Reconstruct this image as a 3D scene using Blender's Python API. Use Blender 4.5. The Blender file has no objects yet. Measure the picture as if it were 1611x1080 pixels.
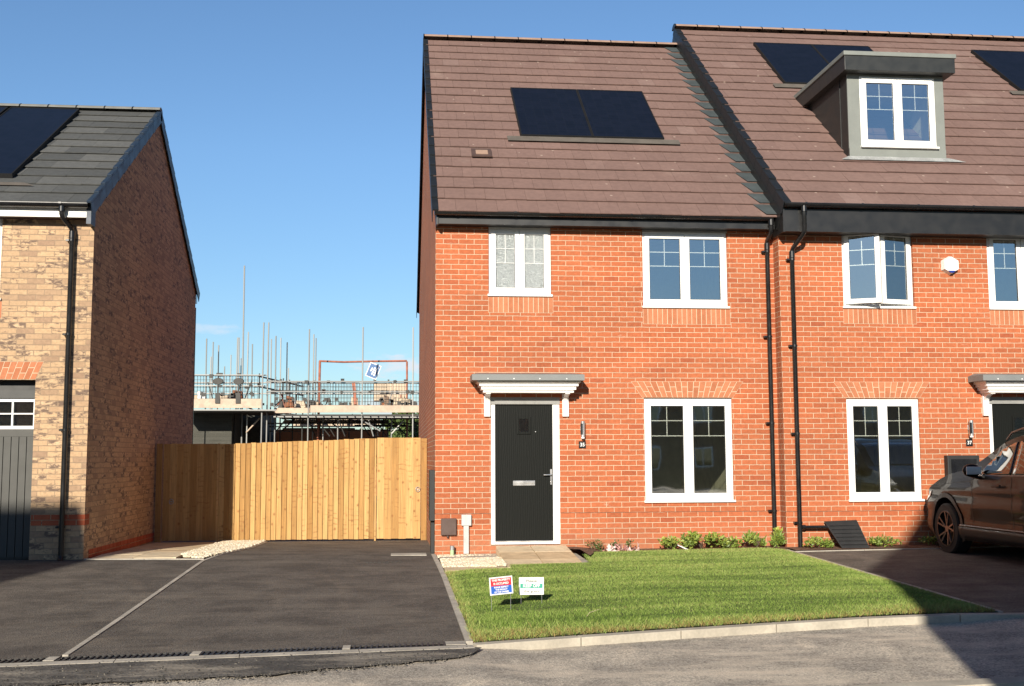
import bpy, bmesh, math, random
import numpy as np
from mathutils import Vector, Matrix
random.seed(7)
rng = np.random.default_rng(7)
S = bpy.context.scene
C = S.collection

# ------------------------------------------------------------------ camera
cam = bpy.data.cameras.new('camera'); camo = bpy.data.objects.new('camera', cam); C.objects.link(camo)
YAW, PIT, ROL = 0.10358, 0.10116, -0.00416
w = Vector((math.sin(YAW)*math.cos(PIT), math.cos(YAW)*math.cos(PIT), math.sin(PIT)))
r0 = Vector((math.cos(YAW), -math.sin(YAW), 0)); u0 = r0.cross(w)
r = math.cos(ROL)*r0 + math.sin(ROL)*u0; u = -math.sin(ROL)*r0 + math.cos(ROL)*u0
M = Matrix.Identity(4)
for i in range(3): M[i][0] = r[i]; M[i][1] = u[i]; M[i][2] = -w[i]
M[0][3], M[1][3], M[2][3] = -0.5857, -16.3307, 0.7858
camo.matrix_world = M
cam.sensor_width = 36; cam.lens = 36*1785.7/1611; cam.clip_end = 3000; cam.clip_start = .1
S.camera = camo

# ------------------------------------------------------------------ world, sun, exposure
SUN_AZ, SUN_EL = math.radians(17.0), math.radians(20.9)   # sun behind the camera and to its left
wd = bpy.data.worlds.new("World"); S.world = wd; wd.use_nodes = True
nt = wd.node_tree; nt.nodes.clear()
wo = nt.nodes.new('ShaderNodeOutputWorld'); bg = nt.nodes.new('ShaderNodeBackground'); sky = nt.nodes.new('ShaderNodeTexSky')
sky.sky_type = 'NISHITA'; sky.sun_disc = False; sky.sun_elevation = SUN_EL
sky.sun_rotation = math.pi + SUN_AZ
sky.air_density = 1.0; sky.dust_density = 0.15; sky.ozone_density = 3.0; sky.altitude = 0
bg.inputs['Strength'].default_value = 0.10
# wisps of cloud low in the sky
tc = nt.nodes.new('ShaderNodeTexCoord')
sx = nt.nodes.new('ShaderNodeSeparateXYZ'); nt.links.new(tc.outputs['Generated'], sx.inputs[0])
mp = nt.nodes.new('ShaderNodeMapping'); mp.inputs['Scale'].default_value = (42, 8, 110)
nt.links.new(tc.outputs['Generated'], mp.inputs[0])
nz = nt.nodes.new('ShaderNodeTexNoise'); nz.inputs['Scale'].default_value = 1.0; nz.inputs['Detail'].default_value = 6; nz.inputs['Roughness'].default_value = .6
nt.links.new(mp.outputs[0], nz.inputs['Vector'])
def wm(op, a, b):
    x = nt.nodes.new('ShaderNodeMath'); x.operation = op
    for i_, v_ in enumerate((a, b)):
        if isinstance(v_, (int, float)): x.inputs[i_].default_value = v_
        else: nt.links.new(v_, x.inputs[i_])
    return x.outputs[0]
cl_ = None
for cx_, cz_, rx_, rz_, st_ in ((.000, .0815, .055, .013, .75), (-.160, .111, .040, .006, .35), (.01, .045, .07, .010, .6), (.25, .07, .2, .012, .5), (-.5, .09, .15, .015, .6)):
    a_ = wm('POWER', wm('ABSOLUTE', wm('DIVIDE', wm('SUBTRACT', sx.outputs['X'], cx_), rx_), 0), 2); b_ = wm('POWER', wm('ABSOLUTE', wm('DIVIDE', wm('SUBTRACT', sx.outputs['Z'], cz_), rz_), 0), 2)
    d_ = wm('SUBTRACT', wm('ADD', wm('MULTIPLY', nz.outputs['Fac'], 3.2), -.9), wm('ADD', a_, b_))
    mr_ = nt.nodes.new('ShaderNodeMapRange'); mr_.interpolation_type = 'SMOOTHSTEP'; mr_.inputs[1].default_value = 0; mr_.inputs[2].default_value = .9; mr_.inputs[3].default_value = 0; mr_.inputs[4].default_value = st_; nt.links.new(d_, mr_.inputs[0])
    cl_ = mr_.outputs[0] if cl_ is None else wm('MAXIMUM', cl_, mr_.outputs[0])
mxw = nt.nodes.new('ShaderNodeMixRGB'); nt.links.new(cl_, mxw.inputs[0]); nt.links.new(sky.outputs[0], mxw.inputs[1]); mxw.inputs[2].default_value = (9.0, 7.8, 7.6, 1)
# added weighting: sky dimmed out of view for deeper shade, raised southward for reflections
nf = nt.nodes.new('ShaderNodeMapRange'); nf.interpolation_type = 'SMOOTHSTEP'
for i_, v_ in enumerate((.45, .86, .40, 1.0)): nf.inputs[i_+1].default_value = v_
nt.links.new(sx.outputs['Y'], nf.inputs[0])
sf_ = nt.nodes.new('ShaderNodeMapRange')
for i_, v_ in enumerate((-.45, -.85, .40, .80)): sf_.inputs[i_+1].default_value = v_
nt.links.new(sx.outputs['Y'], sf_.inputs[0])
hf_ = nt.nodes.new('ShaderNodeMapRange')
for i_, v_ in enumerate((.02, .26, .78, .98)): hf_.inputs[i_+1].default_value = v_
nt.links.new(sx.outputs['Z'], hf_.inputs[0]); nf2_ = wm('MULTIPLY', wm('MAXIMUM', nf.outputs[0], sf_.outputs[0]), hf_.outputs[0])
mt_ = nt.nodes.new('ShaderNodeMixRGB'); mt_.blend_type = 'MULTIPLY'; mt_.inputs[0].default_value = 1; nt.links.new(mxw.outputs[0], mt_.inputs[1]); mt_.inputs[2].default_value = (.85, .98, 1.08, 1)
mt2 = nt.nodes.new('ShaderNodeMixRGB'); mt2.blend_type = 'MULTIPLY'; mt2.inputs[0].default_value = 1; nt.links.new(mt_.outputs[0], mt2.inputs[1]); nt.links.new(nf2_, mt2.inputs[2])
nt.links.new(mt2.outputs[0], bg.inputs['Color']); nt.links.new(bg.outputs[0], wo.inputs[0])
sl = bpy.data.lights.new('sun', 'SUN'); sl.energy = 5.0; sl.angle = math.radians(.53); sl.color = (1, .91, .77)
so = bpy.data.objects.new('sun', sl); C.objects.link(so)
sd = Vector((math.sin(SUN_AZ)*math.cos(SUN_EL), math.cos(SUN_AZ)*math.cos(SUN_EL), -math.sin(SUN_EL)))
so.rotation_euler = sd.to_track_quat('-Z', 'Y').to_euler()
S.view_settings.view_transform = 'Standard'; S.view_settings.look = 'None'; S.view_settings.gamma = 1
S.view_settings.exposure = 0.42
S.cycles.use_denoising = True if hasattr(S, 'cycles') else None

# ------------------------------------------------------------------ materials
MATS = {}
class NT:
    def __init__(s, name):
        s.m = bpy.data.materials.new(name); s.m.use_nodes = True; s.t = s.m.node_tree
        s.b = s.t.nodes['Principled BSDF']; MATS[name] = s.m
    def n(s, ty, **kw):
        x = s.t.nodes.new('ShaderNode'+ty)
        for k, v in kw.items(): setattr(x, k, v)
        return x
    def l(s, a, b): s.t.links.new(a, b)
    def set(s, **kw):
        for k, v in kw.items():
            i = s.b.inputs[{'Specular': 'Specular IOR Level'}.get(k, k.replace('_', ' '))]
            i.default_value = v
    def coord(s, kind='UV', scale=(1, 1, 1), loc=(0, 0, 0)):
        if kind == 'UV': a = s.n('UVMap').outputs[0]
        elif kind == 'Position': a = s.n('NewGeometry').outputs['Position']
        else: a = s.n('TexCoord').outputs[kind]
        m = s.n('Mapping'); m.inputs['Scale'].default_value = scale; m.inputs['Location'].default_value = loc; s.l(a, m.inputs[0]); return m.outputs[0]
    def noise(s, v, scale, detail=4, rough=.5):
        x = s.n('TexNoise'); x.inputs['Scale'].default_value = scale; x.inputs['Detail'].default_value = detail; x.inputs['Roughness'].default_value = rough
        s.l(v, x.inputs['Vector']); return x.outputs['Fac']
    def ramp(s, f, stops, const=False):
        x = s.n('ValToRGB'); e = x.color_ramp.elements
        if const: x.color_ramp.interpolation = 'CONSTANT'
        while len(e) < len(stops): e.new(.5)
        for i, (p, c) in enumerate(stops): e[i].position = p; e[i].color = (*c, 1) if len(c) == 3 else c
        s.l(f, x.inputs[0]); return x.outputs[0]
    def mix(s, f, a, b, mode='MIX'):
        x = s.n('MixRGB', blend_type=mode)
        for i, v in ((0, f), (1, a), (2, b)):
            if isinstance(v, (int, float)): x.inputs[i].default_value = v if i == 0 else (v, v, v, 1)
            elif isinstance(v, tuple): x.inputs[i].default_value = (*v, 1)
            else: s.l(v, x.inputs[i])
        return x.outputs[0]
    def maprange(s, f, a, b, c, d):
        x = s.n('MapRange')
        for i, v in enumerate((a, b, c, d)): x.inputs[i+1].default_value = v
        s.l(f, x.inputs[0]); return x.outputs[0]
    def math(s, op, a, b=None):
        x = s.n('Math', operation=op)
        for i, v in enumerate((a, b)):
            if v is None: continue
            if isinstance(v, (int, float)): x.inputs[i].default_value = v
            else: s.l(v, x.inputs[i])
        return x.outputs[0]
    def bump(s, h, dist, strength=1):
        x = s.n('Bump'); x.inputs['Distance'].default_value = dist; x.inputs['Strength'].default_value = strength
        s.l(h, x.inputs['Height']); s.l(x.outputs[0], s.b.inputs['Normal'])
    def col(s, c):
        if isinstance(c, tuple): s.b.inputs['Base Color'].default_value = (*c, 1)
        else: s.l(c, s.b.inputs['Base Color'])
    def rnd(s):
        return s.n('Attribute', attribute_name='rnd').outputs['Fac']

def plain(name, c, rough=.5, metal=0, coat=0, var=.12, scale=6, bump=0):
    k = NT(name); p = k.coord('Object')
    f = k.noise(p, scale, 5); g = k.noise(p, scale*9, 3)
    v = k.maprange(f, .3, .7, 1-var, 1+var); v2 = k.maprange(g, .3, .7, 1-var*.5, 1+var*.5)
    k.col(k.mix(1, k.mix(1, c, v, 'MULTIPLY'), v2, 'MULTIPLY'))
    k.set(Roughness=rough, Metallic=metal, Coat_Weight=coat)
    k.l(k.maprange(f, .3, .7, max(0.02, rough-.06), min(1, rough+.06)), k.b.inputs['Roughness'])
    if bump: k.bump(g, bump)
    return k.m

def brick_mat(name, stops, mortar, off=(0, 0, 0), mott=.2, dark=None, bw=.225, dist=.0035, smear=None):
    k = NT(name); uv = k.coord('UV', loc=off)
    # slightly wandering joints
    nn = k.n('TexNoise'); nn.inputs['Scale'].default_value = 9; nn.inputs['Detail'].default_value = 3; k.l(uv, nn.inputs['Vector'])
    sub = k.n('VectorMath', operation='SUBTRACT'); k.l(nn.outputs['Color'], sub.inputs[0]); sub.inputs[1].default_value = (.5, .5, .5)
    sc = k.n('VectorMath', operation='SCALE'); k.l(sub.outputs[0], sc.inputs[0]); sc.inputs['Scale'].default_value = .012
    ad = k.n('VectorMath', operation='ADD'); k.l(uv, ad.inputs[0]); k.l(sc.outputs[0], ad.inputs[1])
    b = k.n('TexBrick'); b.offset = .5; b.offset_frequency = 2; b.squash = 1
    for n, v in (('Scale', 1), ('Mortar Size', .0050), ('Mortar Smooth', .15), ('Bias', 0), ('Brick Width', bw), ('Row Height', .075)): b.inputs[n].default_value = v
    b.inputs['Color1'].default_value = (0, 0, 0, 1); b.inputs['Color2'].default_value = (1, 1, 1, 1); b.inputs['Mortar'].default_value = (.5, .5, .5, 1)
    k.l(ad.outputs[0], b.inputs['Vector'])
    c = k.ramp(b.outputs['Color'], stops)
    f = k.noise(uv, 22, 5, .65); c = k.mix(1, c, k.maprange(f, .3, .7, 1-mott, 1+mott), 'MULTIPLY')
    if dark:
        # scorched patches, each within its own brick
        f2 = k.noise(k.coord('UV', scale=(1, 2.2, 1)), 7.5, 5, .72)
        thr = k.maprange(b.outputs['Color'], 0, 1, dark[1], dark[2])
        m = k.math('MULTIPLY', k.math('SUBTRACT', f2, thr), 9); m.node.use_clamp = True
        c = k.mix(m, c, dark[0])
    big = k.noise(uv, .8, 3); c = k.mix(1, c, k.maprange(big, .3, .7, .90, 1.08), 'MULTIPLY')
    mo = k.mix(1, mortar, k.maprange(k.noise(uv, 30, 3), .3, .7, .86, 1.1), 'MULTIPLY')
    c = k.mix(b.outputs['Fac'], c, mo)
    if smear:
        # pale mortar smears and a dirtier splash zone near the ground
        sm = k.noise(k.coord('UV', scale=(1, 3.2, 1), loc=(5, 2, 0)), 1.9, 6, .66)
        c = k.mix(k.maprange(sm, .655, .76, 0, .55), c, smear)
        b2 = k.noise(k.coord('UV', scale=(.35, .9, 1), loc=(1, 7, 0)), 1.1, 4, .6)
        c = k.mix(1, c, k.mix(k.maprange(b2, .35, .65, 0, 1), (.90, .93, .96), (1.07, 1.03, 1.0)), 'MULTIPLY')
        zz = k.n('SeparateXYZ'); k.l(k.coord('UV'), zz.inputs[0])
        low = k.math('MULTIPLY', k.maprange(zz.outputs[1], -.15, -.55, 0, .5), k.maprange(sm, .35, .6, .3, 1))
        c = k.mix(low, c, (.36, .20, .12))
    k.col(c); k.set(Roughness=.88)
    h = k.math('ADD', k.math('MULTIPLY', b.outputs['Fac'], -1), k.math('MULTIPLY', f, .35)); k.bump(h, dist)
    return k.m

brick_mat('red_brick', [(0, (.36, .097, .038)), (.12, (.41, .115, .045)), (.7, (.455, .134, .054)), (.93, (.43, .120, .048)), (1, (.35, .088, .036))], (.62, .45, .31), mott=.17, smear=(.72, .62, .50))
brick_mat('buff_brick', [(0, (.33, .215, .14)), (.14, (.40, .265, .165)), (.3, (.48, .32, .19)), (.7, (.54, .365, .215)), (1, (.60, .42, .26))], (.33, .235, .155), mott=.16, dark=((.17, .115, .085), .70, .40))
brick_mat('far_brick', [(0, (.20, .13, .09)), (.5, (.26, .17, .12)), (1, (.30, .20, .14))], (.3, .26, .2))

def rnd_mat(name, stops, rough=.8, mott=.12, scale=14, bump=.002, stretch=(1, 1, 1)):
    k = NT(name); c = k.ramp(k.rnd(), stops); p = k.coord('Position', scale=stretch)
    f = k.noise(p, scale, 5, .6); g = k.noise(p, 1.1, 3)
    c = k.mix(1, c, k.maprange(f, .3, .7, 1-mott, 1+mott), 'MULTIPLY'); c = k.mix(1, c, k.maprange(g, .3, .7, .93, 1.06), 'MULTIPLY')
    k.col(c); k.set(Roughness=rough); k.bump(k.noise(p, scale*5, 4), bump); return k
rnd_mat('arch_brick', [(0, (.40, .14, .065)), (1, (.52, .20, .10))], .9)
rnd_mat('band_brick', [(0, (.40, .085, .035)), (1, (.50, .125, .055))], .9)
plain('mortar', (.60, .47, .33), .95)
k = rnd_mat('brown_tile', [(0, (.186, .116, .100)), (.5, (.194, .121, .104)), (.97, (.202, .127, .109)), (1, (.22, .145, .127))], .82, .11)
def speckle(name, sc, col, r0):
    k = MATS[name]; t = k.node_tree; bs = t.nodes['Principled BSDF']; src = bs.inputs['Base Color'].links[0].from_socket
    g_ = t.nodes.new('ShaderNodeNewGeometry'); v = t.nodes.new('ShaderNodeTexVoronoi'); v.inputs['Scale'].default_value = sc; t.links.new(g_.outputs['Position'], v.inputs['Vector'])
    mr = t.nodes.new('ShaderNodeMapRange'); mr.inputs[1].default_value = r0; mr.inputs[2].default_value = r0*1.5; mr.inputs[3].default_value = .6; mr.inputs[4].default_value = 0; t.links.new(v.outputs['Distance'], mr.inputs[0])
    n2 = t.nodes.new('ShaderNodeTexNoise'); n2.inputs['Scale'].default_value = .9; n2.inputs['Detail'].default_value = 5; t.links.new(g_.outputs['Position'], n2.inputs['Vector'])
    m2 = t.nodes.new('ShaderNodeMapRange'); m2.inputs[1].default_value = .60; m2.inputs[2].default_value = .75; m2.inputs[3].default_value = 0; m2.inputs[4].default_value = .22; t.links.new(n2.outputs['Fac'], m2.inputs[0])
    ad = t.nodes.new('ShaderNodeMath'); ad.operation = 'MAXIMUM'; t.links.new(mr.outputs[0], ad.inputs[0]); t.links.new(m2.outputs[0], ad.inputs[1])
    mx = t.nodes.new('ShaderNodeMixRGB'); t.links.new(ad.outputs[0], mx.inputs[0]); t.links.new(src, mx.inputs[1]); mx.inputs[2].default_value = (*col, 1); t.links.new(mx.outputs[0], bs.inputs['Base Color'])
speckle('brown_tile', 3.4, (.48, .38, .32), .055)
k = rnd_mat('slate_tile', [(0, (.070, .073, .073)), (.5, (.086, .089, .088)), (1, (.115, .117, .114))], .7, .14)
plain('tile_under', (.03, .02, .018), .9)
plain('ridge_brown', (.33, .22, .165), .85)
plain('ridge_grey', (.20, .20, .185), .8)
plain('verge_black', (.013, .016, .021), .5)
plain('verge_navy', (.022, .038, .065), .5)
plain('black_plastic', (.012, .012, .013), .28, coat=.3, var=.2)
plain('black_trim', (.016, .0165, .0175), .40)
plain('white_upvc', (.86, .86, .84), .30, var=.03)
plain('white_fascia', (.78, .77, .73), .45, var=.05)
plain('grey_head', (.27, .27, .26), .5)
plain('lead', (.065, .08, .085), .6, var=.2, scale=3)
plain('lead_pale', (.30, .31, .31), .6, var=.3, scale=5)
plain('tray_grey', (.12, .105, .09), .7)
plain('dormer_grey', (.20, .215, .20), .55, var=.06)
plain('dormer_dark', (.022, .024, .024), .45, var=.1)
plain('canopy_grey', (.20, .21, .21), .55, var=.06)
plain('frame_black', (.006, .006, .007), .7, var=0); plain('soffit', (.05, .03, .025), .7); plain('dpc', (.16, .055, .03), .8)
plain('chrome', (.80, .80, .80), .30, metal=.85, var=.03)
plain('steel_grey', (.40, .41, .42), .4, metal=.6)
plain('meter_grey', (.50, .50, .49), .5)
plain('meter_brown', (.10, .065, .055), .38)
plain('pipe_green', (.35, .5, .28), .5)
plain('white_paint', (.85, .85, .83), .5, var=.03)
plain('lens_blue', (.02, .04, .25), .2)
plain('garage_grey', (.068, .068, .062), .6, var=.05)
plain('interior_wall', (.74, .72, .52), .9)
plain('interior_floor', (.45, .40, .30), .9)
plain('interior_door', (.62, .66, .58), .6)
plain('gasket', (.02, .02, .02), .5)
plain('soil', (.17, .095, .06), .95, var=.45, scale=16, bump=.02)
plain('dark_wall', (.035, .032, .03), .9)
brick_mat('shade_darkened_block', [(0, (.06, .06, .05)), (1, (.085, .083, .07))], (.10, .095, .08), bw=.45)  # darker variant of the far brick: shade on the unfinished wall put into its colour

# frosted glass and clear glass
def glass(name, refl, tint=(1, 1, 1), frost=False):
    k = NT(name); t = k.t; t.nodes.remove(k.b); out = t.nodes['Material Output']
    lw = k.n('LayerWeight'); lw.inputs['Blend'].default_value = .5
    f = k.maprange(lw.outputs['Facing'], 0, 1, refl, 1)
    g = k.n('BsdfGlossy'); g.inputs['Roughness'].default_value = .02 if not frost else .25
    g.inputs['Color'].default_value = (.93, .97, 1, 1)
    if frost:
        p = k.coord('Position'); v = k.n('TexVoronoi'); v.inputs['Scale'].default_value = 48; v.feature = 'DISTANCE_TO_EDGE'
        nn = k.noise(p, 14, 2)
        ad = k.n('VectorMath', operation='ADD'); k.l(p, ad.inputs[0]); k.l(nn, ad.inputs[1]); k.l(ad.outputs[0], v.inputs['Vector'])
        b = k.n('Bump'); b.inputs['Distance'].default_value = .012; k.l(v.outputs[0], b.inputs['Height']); k.l(b.outputs[0], g.inputs['Normal'])
        d = k.n('BsdfPrincipled'); d.inputs['Roughness'].default_value = .3
        c = k.ramp(v.outputs[0], [(0, (.62, .66, .66)), (.16, (.36, .41, .42)), (.5, (.14, .19, .21))]); k.l(c, d.inputs['Base Color']); k.l(b.outputs[0], d.inputs['Normal'])
        m = k.n('MixShader'); m.inputs[0].default_value = .25; k.l(d.outputs[0], m.inputs[1]); k.l(g.outputs[0], m.inputs[2]); k.l(m.outputs[0], out.inputs[0]); return
    tr = k.n('BsdfTransparent'); tr.inputs['Color'].default_value = (*tint, 1)
    p = k.coord('Position'); b = k.n('Bump'); b.inputs['Distance'].default_value = .0008; k.l(k.noise(p, 2.2, 1), b.inputs['Height']); k.l(b.outputs[0], g.inputs['Normal'])
    m = k.n('MixShader'); k.l(f, m.inputs[0]); k.l(tr.outputs[0], m.inputs[1]); k.l(g.outputs[0], m.inputs[2]); k.l(m.outputs[0], out.inputs[0])
glass('window_glass', .40, (.95, .98, .92))
glass('car_glass', .12, (.30, .33, .32))
glass('frosted_glass', .1, frost=True)

# solar glass: near black with faint cell lines
k = NT('solar_glass'); uv = k.coord('UV'); b = k.n('TexBrick'); b.offset = 0
for n, v in (('Scale', 1), ('Mortar Size', .002), ('Brick Width', .16), ('Row Height', .08)): b.inputs[n].default_value = v
b.inputs['Color1'].default_value = (.006, .009, .018, 1); b.inputs['Color2'].default_value = (.008, .011, .022, 1); b.inputs['Mortar'].default_value = (.014, .017, .026, 1)
k.l(uv, b.inputs['Vector']); k.col(b.outputs[0]); k.set(Roughness=.35, Coat_Weight=.0); k.b.inputs['Specular IOR Level'].default_value = .22

# composite door: black with embossed wood grain
k = NT('door_black'); p = k.coord('Position', scale=(1, 1, .16)); wv = k.n('TexWave'); wv.inputs['Scale'].default_value = 11; wv.inputs['Distortion'].default_value = 7; wv.inputs['Detail'].default_value = 3; wv.inputs['Detail Scale'].default_value = 1.6
k.l(p, wv.inputs['Vector']); k.col((.009, .010, .009)); k.set(Roughness=.5); k.b.inputs['Specular IOR Level'].default_value = .12
k.bump(k.math('ADD', wv.outputs['Fac'], k.noise(k.coord('Position', scale=(1, 1, .08)), 90, 3)), .0007)

# wood of the fence
def wood(name, base, knot):
    k = NT(name); c = k.ramp(k.rnd(), base)
    att = k.n('Attribute', attribute_name='rnd'); pos = k.n('NewGeometry').outputs['Position']
    off = k.n('CombineXYZ'); k.l(k.math('MULTIPLY', att.outputs['Fac'], 37), off.inputs[2])
    ad = k.n('VectorMath', operation='ADD'); k.l(pos, ad.inputs[0]); k.l(off.outputs[0], ad.inputs[1])
    mpp = k.n('Mapping'); mpp.inputs['Scale'].default_value = (26, 26, 1.3); k.l(ad.outputs[0], mpp.inputs[0])
    g = k.noise(mpp.outputs[0], 1.6, 5, .6); c = k.mix(1, c, k.maprange(g, .3, .7, .74, 1.16), 'MULTIPLY')
    mp2 = k.n('Mapping'); mp2.inputs['Scale'].default_value = (8, 8, 7); k.l(ad.outputs[0], mp2.inputs[0])
    v = k.n('TexVoronoi'); v.inputs['Scale'].default_value = 1; v.inputs['Randomness'].default_value = 1; k.l(mp2.outputs[0], v.inputs['Vector'])
    kn = k.ramp(v.outputs['Distance'], [(0, (1, 1, 1)), (.085, (.9, .9, .9)), (.15, (.35, .35, .35)), (.26, (0, 0, 0))])
    c = k.mix(k.math('MULTIPLY', kn, .85), c, knot)
    # grain bending round the knots
    mp3 = k.n('Mapping'); mp3.inputs['Scale'].default_value = (9, 9, 4.5); k.l(ad.outputs[0], mp3.inputs[0])
    wv = k.n('TexWave', bands_direction='Z'); wv.inputs['Scale'].default_value = .8; wv.inputs['Distortion'].default_value = 5; wv.inputs['Detail'].default_value = 1; wv.inputs['Detail Scale'].default_value = .6; k.l(mp3.outputs[0], wv.inputs['Vector'])
    gate = k.maprange(k.noise(mp3.outputs[0], .5, 2), .53, .64, 0, .5)
    line = k.ramp(wv.outputs['Fac'], [(.0, (1, 1, 1)), (.10, (.7, .7, .7)), (.22, (0, 0, 0))])
    c = k.mix(k.math('MULTIPLY', line, gate), c, knot)
    k.col(c); k.set(Roughness=.8); k.bump(g, .002); return k.m
wood('fence_wood', [(0, (.35, .185, .055)), (.4, (.45, .255, .085)), (.8, (.60, .38, .15)), (1, (.40, .21, .06))], (.24, .10, .03))
wood('board_wood', [(0, (.55, .42, .30)), (1, (.68, .56, .42))], (.4, .28, .18))

# tarmac and concrete
def tarmac(name, c0, c1, dust, dustf=.5, fine=70, rough=.9):
    k = NT(name); p = k.coord('Position'); f = k.noise(p, 1.3, 6, .62); g = k.noise(p, fine*2.2, 3, .8)
    f.node.inputs['Scale'].default_value = 1.9; c = k.mix(k.maprange(f, .42, .58, 0, 1), c0, c1)
    v = k.n('TexVoronoi'); v.inputs['Scale'].default_value = fine; k.l(p, v.inputs['Vector'])
    bw = k.n('RGBToBW'); k.l(v.outputs['Color'], bw.inputs[0])
    c = k.mix(1, c, k.maprange(bw.outputs[0], .1, .9, .62, 1.42), 'MULTIPLY')
    c = k.mix(1, c, k.maprange(g, .3, .7, .80, 1.25), 'MULTIPLY')
    h = k.noise(k.coord('Position', scale=(.6, 1.9, 1), loc=(3, 1, 0)), 1.3, 9, .74)
    c = k.mix(k.math('MULTIPLY', k.maprange(h, .48, .68, 0, 1), dustf), c, dust)
    # faint tyre marks turning in from the road
    tr = k.n('TexWave', wave_type='RINGS', rings_direction='Z'); tr.inputs['Scale'].default_value = .9; tr.inputs['Distortion'].default_value = 1.2; tr.inputs['Detail'].default_value = 3; tr.inputs['Detail Scale'].default_value = 4
    k.l(k.coord('Position', scale=(.5, .5, 1), loc=(3.5, 2.2, 0)), tr.inputs['Vector'])
    tg = k.math('MULTIPLY', k.maprange(tr.outputs['Fac'], .86, .99, 0, .45), k.maprange(k.noise(p, .8, 4), .48, .62, 0, 1))
    c = k.mix(tg, c, k.mix(1, c, (1.5, 1.45, 1.38), 'MULTIPLY'))
    # pale scuffs and grit
    v2 = k.n('TexVoronoi'); v2.inputs['Scale'].default_value = 5.5; k.l(p, v2.inputs['Vector'])
    gr = k.ramp(v2.outputs['Distance'], [(0, (1, 1, 1)), (.035, (1, 1, 1)), (.05, (0, 0, 0))])
    c = k.mix(k.math('MULTIPLY', gr, .35), c, (.42, .38, .32))
    k.col(c); k.set(Roughness=rough); k.bump(k.math('ADD', v.outputs['Distance'], k.math('MULTIPLY', g, .6)), .006); return k.m
tarmac('drive_tarmac', (.078, .066, .056), (.116, .100, .085), (.24, .205, .165), .5)
tarmac('road_tarmac', (.34, .305, .26), (.50, .445, .37), (.72, .62, .50), .95)
tarmac('patch_tarmac', (.065, .060, .055), (.12, .11, .098), (.42, .37, .30), .85, fine=30)
plain('edging', (.42, .385, .33), .9, var=.2, scale=5, bump=.003)
plain('kerb', (.44, .40, .33), .9, var=.16, scale=4, bump=.003)
plain('kerb_joint', (.16, .14, .11), .95)
k = rnd_mat('slab', [(0, (.58, .44, .27)), (.5, (.70, .58, .40)), (1, (.64, .50, .31))], .85, .2, 6)
k = rnd_mat('pebble', [(0, (.60, .49, .33)), (.5, (.76, .67, .50)), (1, (.86, .80, .66))], .8, .12, 40)
k = rnd_mat('grit', [(0, (.03, .028, .026)), (.8, (.075, .07, .064)), (1, (.20, .18, .15))], .95, .2, 60)
k = NT('grass_blade'); c = k.ramp(k.rnd(), [(0, (.05, .10, .015)), (.25, (.13, .215, .032)), (.5, (.27, .38, .078)), (.78, (.45, .49, .17)), (.9, (.36, .25, .09)), (1, (.30, .19, .075))])
k.col(c); k.set(Roughness=.6); k.b.inputs['Specular IOR Level'].default_value = .3
k = NT('turf_base'); p = k.coord('Position'); k.col(k.ramp(k.noise(p, 14, 5, .7), [(.3, (.035, .055, .012)), (.7, (.085, .11, .025))])); k.set(Roughness=1)
k = rnd_mat('leaf', [(0, (.05, .09, .016)), (.5, (.17, .24, .04)), (1, (.40, .42, .08))], .5, .1)
k = rnd_mat('leaf_red', [(0, (.05, .075, .02)), (.6, (.09, .14, .035)), (1, (.26, .07, .05))], .5, .1)
k = rnd_mat('petal', [(0, (.55, .22, .20)), (1, (.85, .70, .66))], .6, .1)
k = rnd_mat('tree_leaf', [(0, (.035, .07, .016)), (1, (.11, .16, .035))], .7, .1)
plain('bark', (.10, .07, .045), .9)
k = NT('galvanised'); k.col(k.ramp(k.rnd(), [(0, (.34, .34, .33)), (1, (.56, .55, .52))])); k.set(Roughness=.45, Metallic=.35)
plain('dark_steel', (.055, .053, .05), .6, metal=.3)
plain('toe_board', (.56, .44, .34), .85, var=.16)
plain('orange_steel', (.36, .12, .07), .6, var=.3)
plain('rust_brick', (.30, .12, .06), .9)
plain('banner_blue', (.07, .16, .36), .5)
plain('banner_dark', (.02, .05, .15), .5)
plain('sign_red', (.62, .03, .045), .45, var=.05); plain('sign_blue', (.025, .12, .50), .45, var=.05); plain('sign_green', (.045, .36, .26), .45, var=.05)
plain('sign_text_grey', (.16, .18, .16), .5)
plain('black_panel', (.02, .021, .022), .6)
# car
k = NT('car_paint'); k.col((.010, .0045, .0035)); k.set(Metallic=0, Roughness=.5, Coat_Weight=.42, Coat_Roughness=.02); k.b.inputs['Specular IOR Level'].default_value = .2
plain('car_cladding', (.022, .021, .021), .55); plain('tyre', (.016, .016, .016), .8, bump=.002); plain('rim_metal', (.16, .15, .15), .38, metal=.8)
plain('rim_dark', (.02, .02, .02), .35); plain('tail_red', (.25, .01, .01), .2); plain('car_inside', (.02, .02, .02), .9)
k = NT('lamp_glass'); k.col((.55, .57, .58)); k.set(Roughness=.08, Metallic=.5, Coat_Weight=1)

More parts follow.
